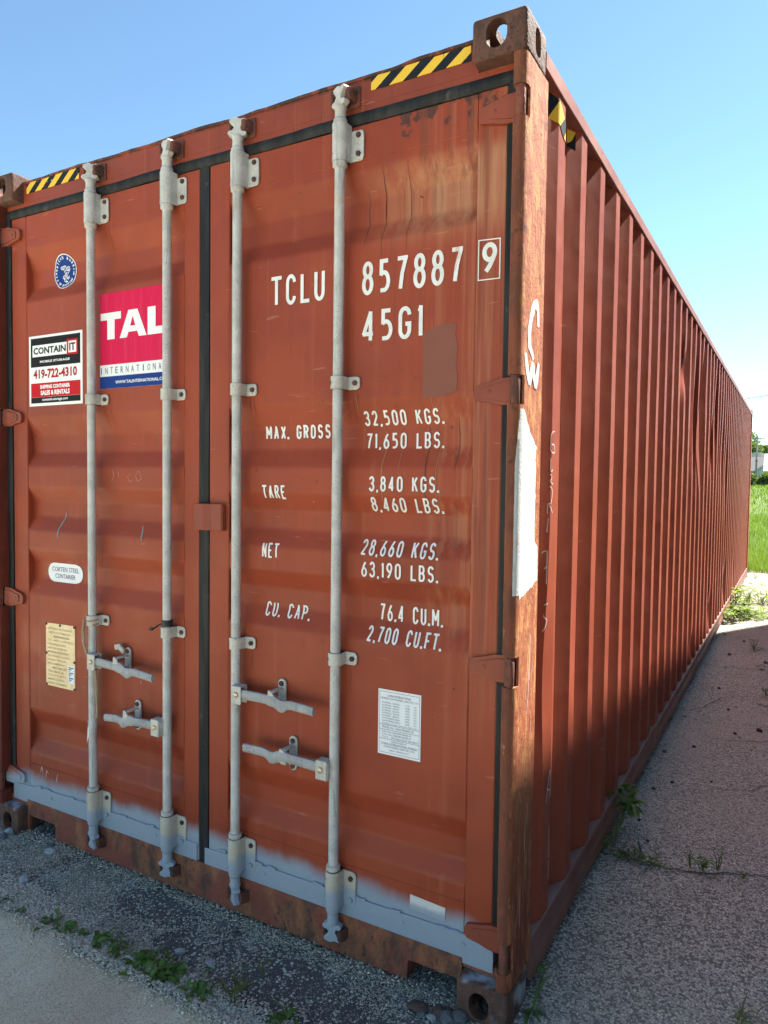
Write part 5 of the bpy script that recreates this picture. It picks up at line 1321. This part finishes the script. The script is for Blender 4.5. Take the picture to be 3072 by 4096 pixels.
M['leafsun'] = leaf_mat('sunlit_weed_leaf', (.125, .205, .012), (.23, .29, .025), .5); M['stem'] = flat('weed_stem', (.11, .13, .05), .7, var=.2)
def leaf_mesh(name, w, mat, droop=.35, fold=.25, n=6):
    v, f = [], []
    for i in range(n+1):
        t = i/n; ww = w*math.sin(math.pi*min(1, t*.92+.06))**.8*(1-t*.25); z = .55*t-droop*t*t*1.6
        v += [(-ww, t, z+fold*ww), (0, t, z), (ww, t, z+fold*ww)]
    for i in range(n): f += [(3*i, 3*i+1, 3*i+4, 3*i+3), (3*i+1, 3*i+2, 3*i+5, 3*i+4)]
    me = bpy.data.meshes.new(name); me.from_pydata(v, [], f); me.materials.append(mat); me.update(); me.shade_smooth(); return me
LEAVES = {k: [leaf_mesh('leaf', w, M[k], d) for w, d in ((.20, .40), (.26, .30), (.15, .55))] for k in ('leaf', 'leaf2', 'leafsun')}
BLADES = {k: [leaf_mesh('leaf', .045, M[k], d, .5, 7) for d in (.45, .65, .25)] for k in ('leaf', 'leaf2', 'leafsun')}
def weed(x, y, label, group, n=12, size=.05, spread=.03, kind='leaf', stems=0, height=.0, z=.004, blades=0, flat_=.6, name='weed', cat='weed', lean=(0, 0)):
    root = empty(name, (x, y, z)); tag(root, label, cat, group); tips = [(0, 0, 0)]
    if stems:
        tips = []
        for k in range(stems):
            a = random.uniform(0, 6.28); h = height*random.uniform(.6, 1.); b = spread*random.uniform(.2, 1.)
            e = (lean[0]*h+math.cos(a)*b, lean[1]*h+math.sin(a)*b, h); mid = (e[0]*.4+random.uniform(-.01, .01), e[1]*.4, h*.55)
            mb = MB(); mb.tube([(math.cos(a)*.004, math.sin(a)*.004, 0), mid, e], .0022*(1+size*4), 5, taper=.5); mb.build('stem', M['stem'], root, smooth=True)
            tips += [e, e, mid] if k % 2 else [e, e]
    for k in range(n):
        t = random.choice(tips); me = random.choice(LEAVES[kind]); o = bpy.data.objects.new('leaf', me); COL.objects.link(o); o.parent = root
        s_ = size*random.uniform(.55, 1.15); jit = spread if not stems else .006
        o.location = (t[0]+random.gauss(0, jit*.5), t[1]+random.gauss(0, jit*.5), max(0, t[2]+random.uniform(-.004, .008))); o.scale = (s_, s_, s_)
        o.rotation_euler = (random.uniform(-.35, .75)*(1-flat_)+.05, random.uniform(-.3, .3), random.uniform(0, 6.28))
    for k in range(blades):
        me = random.choice(BLADES[kind]); o = bpy.data.objects.new('blade', me); COL.objects.link(o); o.parent = root; s_ = size*random.uniform(1.2, 2.4)
        o.location = (random.gauss(0, spread*.5), random.gauss(0, spread*.5), 0); o.scale = (s_, s_, s_*1.3); o.rotation_euler = (random.uniform(.1, .9), random.uniform(-.2, .2), random.uniform(0, 6.28))
    return root
c6 = lambda a, b: gp(a*.4219, 3500+b*.4219)
c7 = lambda a, b: gp(600+a*.4822, 3500+b*.4822)
g3 = 'weeds along the concrete edge'
WL = [(c6(90, 250), 7, .022, .012, 'leaf2', 'tiny olive weed farthest left on the gravel strip'), (c6(200, 380), 6, .030, .008, 'leaf', 'small three-leaved weed on the gravel strip'), (c6(490, 470), 14, .034, .028, 'leaf2', 'sprawling olive weed on the gravel strip'),
      (c6(680, 545), 16, .030, .024, 'leaf', 'compact green weed right of the sprawling olive one'), (c6(815, 580), 6, .030, .012, 'leaf2', 'sparse weed between two green ones'), (c6(940, 650), 16, .042, .026, 'leaf', 'large-leaved green weed in the middle of the strip'),
      (c6(1120, 740), 20, .036, .034, 'leaf2', 'straggling weed at the bend of the concrete edge'), (c6(1350, 860), 30, .042, .040, 'leaf', 'thick green weed at the left of the dense row'), (c6(1550, 960), 34, .042, .045, 'leaf', 'thickest green weed of the dense row'),
      (c7(130, 830), 22, .040, .036, 'leaf', 'green weed just behind the dense row'), (c7(400, 1000), 24, .036, .034, 'leaf', 'bright green weed at the right end of the dense row')]
for (x, y), n_, sz, sp, kd, lb in WL: weed(x, y, lb, g3, int(n_*1.5), sz*.95, sp*1.3, kd, z=.008, flat_=.35)
x, y = c7(690, 1080); weed(x, y, 'thin seeding weed with wiry stalks right of the dense row', g3, 26, .022, .045, 'leaf2', stems=9, height=.085, z=.006)
x, y = c7(740, 960); weed(x, y, 'wispy weed with wiry stalks behind the seeding one', g3, 14, .014, .05, 'leaf2', stems=8, height=.06, z=.006)
x, y = c7(930, 850); weed(x, y, 'faint wispy weed alone on the dark asphalt', g3, 10, .013, .03, 'leaf2', stems=5, height=.055, z=.004)
x, y = c7(1150, 1200); weed(x, y, 'upright long-leaved weed at the bottom edge of the picture', g3, 5, .050, .012, 'leaf', z=.004, blades=3, flat_=.2)
x, y = c7(1030, 1225); weed(x, y, 'low weed left of the upright long-leaved one', g3, 9, .030, .02, 'leaf2', z=.004)
g4 = 'weeds in the aisle'
weed(.025, 1.275, 'tall leafy weed growing against the bottom rail of the container', g4, 36, .080, .045, 'leaf', stems=7, height=.19, lean=(.15, .9), flat_=.4)
x, y = gp(*c8(250, 1860)); weed(x+.02, y, 'dense dark mat of weed at the foot of the tall leafy one', g4, 80, .032, .07, 'leaf2', stems=18, height=.07)
for i, (a, b, n_) in enumerate(((420, 1930, 22), (560, 1965, 26), (700, 1995, 18))):
    x, y = gp(*c8(a, b)); weed(x, y, ['low weed in the crack nearest the container', 'low weed in the crack, second from the container', 'low weed in the crack, third from the container'][i], g4, int(n_*2.2), .026, .06, 'leaf2', stems=6, height=.03)
x, y = gp(*c8(610, 1900)); weed(x, y, 'wispy stalk standing behind the cracked joint', g4, 6, .014, .015, 'leaf2', stems=3, height=.07)
x, y = gp(*c8(1110, 2040)); weed(x, y, 'bushy bright green weed in the cracked joint', g4, 22, .036, .03, 'leaf', stems=5, height=.045)
x, y = gp(*c8(1010, 2010)); weed(x, y, 'slender weed left of the bushy bright green one', g4, 8, .018, .016, 'leaf2', stems=3, height=.075)
x, y = gp(*c8(1240, 2040)); weed(x, y, 'slender weed right of the bushy bright green one', g4, 10, .020, .022, 'leaf2', stems=4, height=.085)
x, y = gp(2050+1500*.616, 3400+190*.616); weed(x, y, 'reddish low weed at the end of the cracked joint', g4, 10, .020, .03, 'leaf2', stems=3, height=.03)
x, y = gp(2050+1500*.616, 3400+1110*.616); weed(x, y, 'grass tuft at the bottom right corner of the picture', g4, 0, .040, .02, 'leaf2', blades=12)
x, y = gp(2050+150*.616, 3400+880*.616); weed(max(x, .02), y, 'narrow weed beside the foot of the right corner post', g4, 12, .026, .02, 'leaf', stems=4, height=.06)
x, y = gp(2050+135*.616, 3400+1060*.616); weed(max(x, .012), y, 'long-leaved weed beside the bottom corner casting', g4, 5, .055, .01, 'leaf', blades=2)
x, y = gp(*c8(1540, 210)); weed(x, y, 'tuft of grassy weed on the far asphalt of the aisle', g4, 16, .045, .07, 'leaf2', stems=6, height=.10, blades=14)
x, y = gp(*c8(1645, 590)); weed(x, y, 'dark weed in the middle crack at the right edge', g4, 16, .035, .04, 'leaf2', stems=4, height=.05, blades=6)
x, y = gp(*c8(1360, 352)); weed(x, y, 'tiny weed in the far joint', g4, 8, .020, .03, 'leaf2')
x, y = gp(*c8(1600, 350)); weed(x, y, 'sparse low weed in the far joint at the right edge', g4, 12, .030, .05, 'leaf2', blades=4)
x, y = gp(*c8(1300, 80)); weed(x, y, 'low weed at the edge of the shade', g4, 10, .03, .06, 'leaf2', blades=5)
x, y = gp(*c8(905, 690)); weed(max(x, .015), y, 'tiny weed where the middle crack meets the container', g4, 6, .025, .02, 'leaf2')
cz = lambda a, b: gp(2850+a*.1628, 2200+b*.1628)
g5 = 'sunlit weeds beyond the shade'
LUSH = [(330, 1780, 40, .07, .12, 0, .12, 'lush sunlit weed crowding the bottom rail'), (520, 1700, 40, .085, .13, 8, .16, 'sunlit weed with a broad yellow leaf'), (700, 1620, 34, .075, .13, 22, .16, 'sunlit grassy weed in the middle of the clump'), (480, 1430, 24, .10, .10, 8, .26, 'tall sunlit weed leaning on the container'),
        (900, 1680, 26, .06, .16, 18, .08, 'low sunlit weed right of the clump'), (1180, 1600, 24, .06, .2, 22, .08, 'low sunlit weed towards the right edge'), (1230, 1330, 18, .09, .12, 14, .16, 'yellow green sunlit weed with arching leaves'), (850, 1330, 10, .09, .08, 14, .24, 'arching sunlit grass weed behind the clump'), (1320, 1700, 18, .06, .2, 18, .06, 'low sunlit weed at the right edge'), (430, 1130, 8, .08, .05, 6, .14, 'small sunlit weed tucked against the rail')]
for a, b, n_, sz, sp, bl, ht, lb in LUSH:
    x, y = cz(a, b); weed(max(x, .05), y, lb, g5, int(n_*1.9), sz*1.1, sp*1.25, 'leafsun', stems=7, height=ht*1.0, blades=int(bl*2))
for a, b, lb in ((1065, 700, 'sprig of sunlit weed in the cracked pavement near the far corner'), (1190, 870, 'sprig of sunlit weed in the middle of the cracked pavement'), (930, 830, 'flat sprig of weed left of the cracked pavement sprigs')):
    x, y = cz(a, b); weed(x, y, lb, g5, 8, .05, .04, 'leafsun', blades=5)

# ------------------------------------------------------------------ field, hedge, trees, houses, pole and wire
def grass(n, x0, x1, y0, y1, h0, h1, wd, mat, label, pw=1.):
    y = y0+(y1-y0)*RNG.uniform(0, 1, n)**pw; x = RNG.uniform(x0, x1, n)*(.35+.65*(y-y0)/(y1-y0)+.2)
    z = np.array([gz(0, t) for t in y])-.012; h = RNG.uniform(h0, h1, n); a = RNG.uniform(0, 6.28, n); w = wd*RNG.uniform(.6, 1.3, n)*(.6+.06*(y-y0))
    lx, ly = RNG.normal(0, .35, n)*h, RNG.normal(0, .35, n)*h; dx, dy = np.cos(a)*w, np.sin(a)*w
    V = np.stack([np.c_[x-dx, y-dy, z], np.c_[x+dx, y+dy, z], np.c_[x+dx*.6+lx*.45, y+dy*.6+ly*.45, z+h*.6], np.c_[x-dx*.6+lx*.45, y-dy*.6+ly*.45, z+h*.6], np.c_[x+lx, y+ly, z+h]], 1)
    k = 5*np.arange(n)[:, None]; F = np.concatenate([k+np.array([[0, 1, 2]]), k+np.array([[0, 2, 3]]), k+np.array([[3, 2, 4]])])
    return arrays_obj('grass', V.reshape(-1, 3), F, mat, label=label, cat='grass')
def grass_mat(name, a, b):
    t = NT(name); c = t.mix(t.isl(), a, b); t.inp(Base_Color=c, Roughness=.6)
    tl = t.t.nodes.new('ShaderNodeBsdfTranslucent'); t.set(tl.inputs[0], t.mix(.4, c, (.30, .42, .04)))
    mx = t.t.nodes.new('ShaderNodeMixShader'); mx.inputs[0].default_value = .4
    t.t.links.new(t.b.outputs[0], mx.inputs[1]); t.t.links.new(tl.outputs[0], mx.inputs[2]); t.t.links.new(mx.outputs[0], t.out.inputs[0]); return t.m
GM = grass_mat('field_grass', (.080, .160, .008), (.160, .250, .020))
grass(60000, -9, 9, 12.9, 34, .10, .30, .006, GM, 'bright green grass of the sunny field behind the container', 1.6)
grass(26000, -30, 30, 30, 96, .15, .32, .016, GM, 'far green grass of the field up to the hedge', 1.2)

def leafcloud(name, centres, n, size, mat, parent):
    """foliage of small two-triangle leaves spread through lumpy volumes"""
    C = np.array([c[:3] for c in centres]); R = np.array([c[3:] for c in centres]); wts = np.prod(R, 1); idx = RNG.choice(len(C), n, p=wts/wts.sum())
    d = RNG.standard_normal((n, 3)); d /= np.linalg.norm(d, axis=1)[:, None]; rad = RNG.uniform(.45, 1.08, n)**.7
    P_ = C[idx]+d*R[idx]*rad[:, None]; a = RNG.standard_normal((n, 3)); a /= np.linalg.norm(a, axis=1)[:, None]; b = np.cross(a, RNG.standard_normal((n, 3))); b /= np.linalg.norm(b, axis=1)[:, None]
    s_ = (size*RNG.uniform(.6, 1.4, n))[:, None]
    V = np.stack([P_-a*s_, P_+b*s_*.5, P_+a*s_, P_-b*s_*.5], 1); k = 4*np.arange(n)[:, None]
    F = np.concatenate([k+np.array([[0, 1, 2]]), k+np.array([[0, 2, 3]])])
    o = arrays_obj(name, V.reshape(-1, 3), F, mat, kind=None); o.parent = parent; return o
M['hedge'] = grass_mat('hedge_leaf', (.030, .065, .016), (.085, .150, .030)); M['treeleaf'] = grass_mat('tree_leaf', (.022, .055, .018), (.060, .115, .032)); M['bark'] = flat('bark', (.09, .07, .055), .9, var=.3)
HY = 92.
for i, cx in enumerate((-9.2, -5.4, -1.9, 1.8, 5.6, 9.6, 13.8)):
    root = empty('hedge_shrub', (cx-1.4, HY+.6*math.sin(i*2.1), gz(0, HY)-.02))
    tag(root, 'rounded green shrub of the hedge across the field, number %s from the left' % ['one', 'two', 'three', 'four', 'five', 'six', 'seven'][i], 'shrub', 'shrubs of the hedge across the field')
    hh = [1.9, 2.1, 2.0, 1.8, 2.0, 1.8, 2.0][i]
    cs = [(random.uniform(-1.7, 1.7), random.uniform(-.7, .7), random.uniform(.35, hh-.7), random.uniform(.6, 1.0), random.uniform(.5, .8), random.uniform(.4, .7)) for _ in range(12)]
    leafcloud('crown', cs, 3800, .11, M['hedge'], root)
    mb = MB()
    for k in range(5): mb.tube([(random.uniform(-.5, .5), 0, 0), (random.uniform(-1.2, 1.2), random.uniform(-.4, .4), hh*.7)], .04, 5, taper=.4)
    mb.build('trunk', M['bark'], root)
def tree(x, y, h, rw, label, n=7000):
    root = empty('tree', (x, y, gz(0, y)-.05)); tag(root, label, 'tree', 'trees behind the houses'); mb = MB()
    mb.tube([(0, 0, 0), (.1, 0, h*.3), (-.05, .1, h*.55), (.1, 0, h*.8)], .28, 8, taper=.3); cs = []
    for k in range(9):
        a = k*2.4; e = (math.cos(a)*rw*random.uniform(.4, .95), math.sin(a)*rw*random.uniform(.4, .95), h*random.uniform(.45, .92))
        mb.tube([(0, 0, h*random.uniform(.3, .6)), (e[0]*.5, e[1]*.5, e[2]*.85), e], .10, 6, taper=.3); cs.append((*e, rw*random.uniform(.28, .5), rw*.4, rw*random.uniform(.22, .36)))
    cs.append((0, 0, h*.75, rw*.6, rw*.6, h*.22)); mb.build('trunk', M['bark'], root, smooth=True); leafcloud('crown', cs, n, .20, M['treeleaf'], root)
p = at(2985, 1840, 140); tree(p.x-2.2, 140, 9.0, 4.6, 'dark leafy tree behind the white house', 9000)
p = at(3052, 1800, 150); tree(p.x+.2, 150, 7.9, 3.0, 'smaller tree with an open crown right of the utility pole', 4200)
for i, xx in enumerate((-26, -17, 12, 22, 34, -44, -62, -80, -102, -128)): tree(xx, 165+6*math.sin(i*3), 9+i % 3, 4.5, ['dark tree far left of the house', 'dark tree left of the house', 'dark tree right of the outbuilding', 'second dark tree right of the outbuilding', 'dark tree far right of the outbuilding', 'first tree of the row far to the left', 'second tree of the row far to the left', 'third tree of the row far to the left', 'fourth tree of the row far to the left', 'last tree of the row far to the left'][i], 4500)
M['siding'] = flat('pale_siding', (.30, .35, .40), .6, var=.04); M['shingle'] = flat('grey_shingles', (.12, .115, .12), .9, var=.15); M['trim'] = flat('white_trim', (.45, .45, .45), .5); M['glassd'] = flat('dark_window_glass', (.06, .08, .10), .1); M['metalroof'] = flat('pale_metal_roof', (.50, .48, .45), .45); M['wood'] = flat('weathered_pole', (.33, .30, .26), .9, var=.15)
def house():
    Y = 120.; g = gz(0, Y)-.02; a = at(2990, 1920, Y).x; root = empty('house', (a, Y, g)); tag(root, 'pale blue house with grey shingle roof and a front gable', 'house')
    w_, d_, e = 8.5, 7., 2.3
    mb = MB(); mb.box(0, w_, 0, d_, 0, e); mb.build('wall', M['siding'], root)
    mb = MB(); r = 4.55; ov = .35
    mb.prism([(-ov, e-.05), (d_+ov, e-.05), (d_/2, r)], 'x', -ov, w_+ov); mb.build('roof', M['shingle'], root)
    gx0, gx1 = 1.1, 6.1; gc = (gx0+gx1)/2; ga = 3.95                   # projecting front gable
    mb = MB(); mb.prism([(gx0, 0), (gx1, 0), (gx1, e), (gc, ga), (gx0, e)], 'y', -1.6, .4); mb.build('gable_wall', M['siding'], root)
    mb = MB(); mb.prism([(gx0-.35, e-.22), (gx0-.35, e-.06), (gc, ga+.22), (gx1+.35, e-.06), (gx1+.35, e-.22), (gc, ga+.04)], 'y', -1.85, 2.2); mb.build('gable_roof', M['shingle'], root)
    mb = MB(); mb.prism([(gx0-.36, e-.24), (gx0-.36, e-.04), (gc, ga+.24), (gx1+.36, e-.04), (gx1+.36, e-.24), (gc, ga+.02)], 'y', -1.92, -1.86); mb.build('barge_board', M['trim'], root)
    for x in (2.15, 4.4):
        mb = MB(); mb.box(x, x+.62, -1.66, -1.61, .85, 1.75); wn_ = mb.build('window', M['trim'], root); mb = MB(); mb.box(x+.07, x+.55, -1.69, -1.665, .92, 1.68); mb.build('pane', M['glassd'], wn_)
    mb = MB(); mb.box(.15, .9, -.06, -.01, 0, 1.95); mb.build('door', M['trim'], root)
house()
def outbuilding():
    Y = 108.; g = gz(0, Y)-.02; a = at(3049, 1920, Y).x; root = empty('outbuilding', (a, Y, g)); tag(root, 'white outbuilding with a bright metal roof beside the house', 'outbuilding')
    mb = MB(); mb.box(0, 7, 0, 5, 0, 2.0); mb.build('wall', M['siding'], root)
    mb = MB(); mb.prism([(-.4, 2.02), (5.4, 2.02), (2.5, 4.5)], 'x', .05, 7.3); mb.build('roof', M['metalroof'], root)
    for k in range(3): mb = MB(); mb.box(-.3, 7.2, -.46-.01*k, -.41, 1.42+.2*k, 1.59+.2*k); mb.build('fascia_board', M['trim'], root)
    mb = MB(); mb.box(.8, 2., -.05, -.01, .3, 1.3); wn_ = mb.build('window', M['trim'], root); mb = MB(); mb.box(.88, 1.92, -.08, -.055, .38, 1.22); mb.build('pane', M['glassd'], wn_)
outbuilding()
def pole(x, y, h, label, arms=True):
    root = empty('utility_pole', (x, y, gz(0, y)-.1)); tag(root, label, 'utility pole', 'utility poles')
    mb = MB(); mb.lathe([(.16, 0), (.10, h)], 0, 0, 10); mb.build('pole', M['wood'], root, smooth=True)
    mb = MB(); mb.box(-.95, .95, -.06, .06, h-.42, h-.30); mb.build('crossarm', M['wood'], root)
    for s_ in (-.85, .85, -.3): mb = MB(); mb.lathe([(.03, h-.30), (.055, h-.22), (.03, h-.14)], s_, 0, 8); mb.build('insulator', M['trim'], root, smooth=True)
    if arms:
        mb = MB(); mb.box(-.85, .85, -.09, -.02, h*.60, h*.60+.5); mb.build('equipment_bracket', M['trim'], root)
        mb = MB(); mb.lathe([(.17, h*.50), (.17, h*.50+.12)], 0, 0, 10); mb.build('band', M['tie'], root)
    return root
p = at(2940+440*.2034, 1550+955*.2034, 112); pole(p.x, 112, p.z-gz(0, 112)+.1, 'weathered utility pole with a crossarm in front of the tree')
A_ = at(2940+240*.2034, 1550+212*.2034, 72); B_ = at(2940+649*.2034, 1550+138*.2034, 64.); D_ = B_-A_
E0, E1 = A_-D_*2.2, B_+D_*3.4
pts = [(E0.x+(E1.x-E0.x)*t, E0.y+(E1.y-E0.y)*t, E0.z+(E1.z-E0.z)*t-.05*math.sin(math.pi*t)) for t in np.linspace(0, 1, 24)]
mb = MB(); mb.tube(pts, .030, 5); tag(mb.build('overhead_wire', M['tie']), 'thin overhead wire crossing the sky above the far corner', 'wire')
for e, lb in ((E0, 'utility pole hidden behind the container carrying the wire'), (E1, 'utility pole right of the field carrying the wire')): pole(e.x+.3, e.y, e.z-gz(0, e.y)+.25, lb, False)
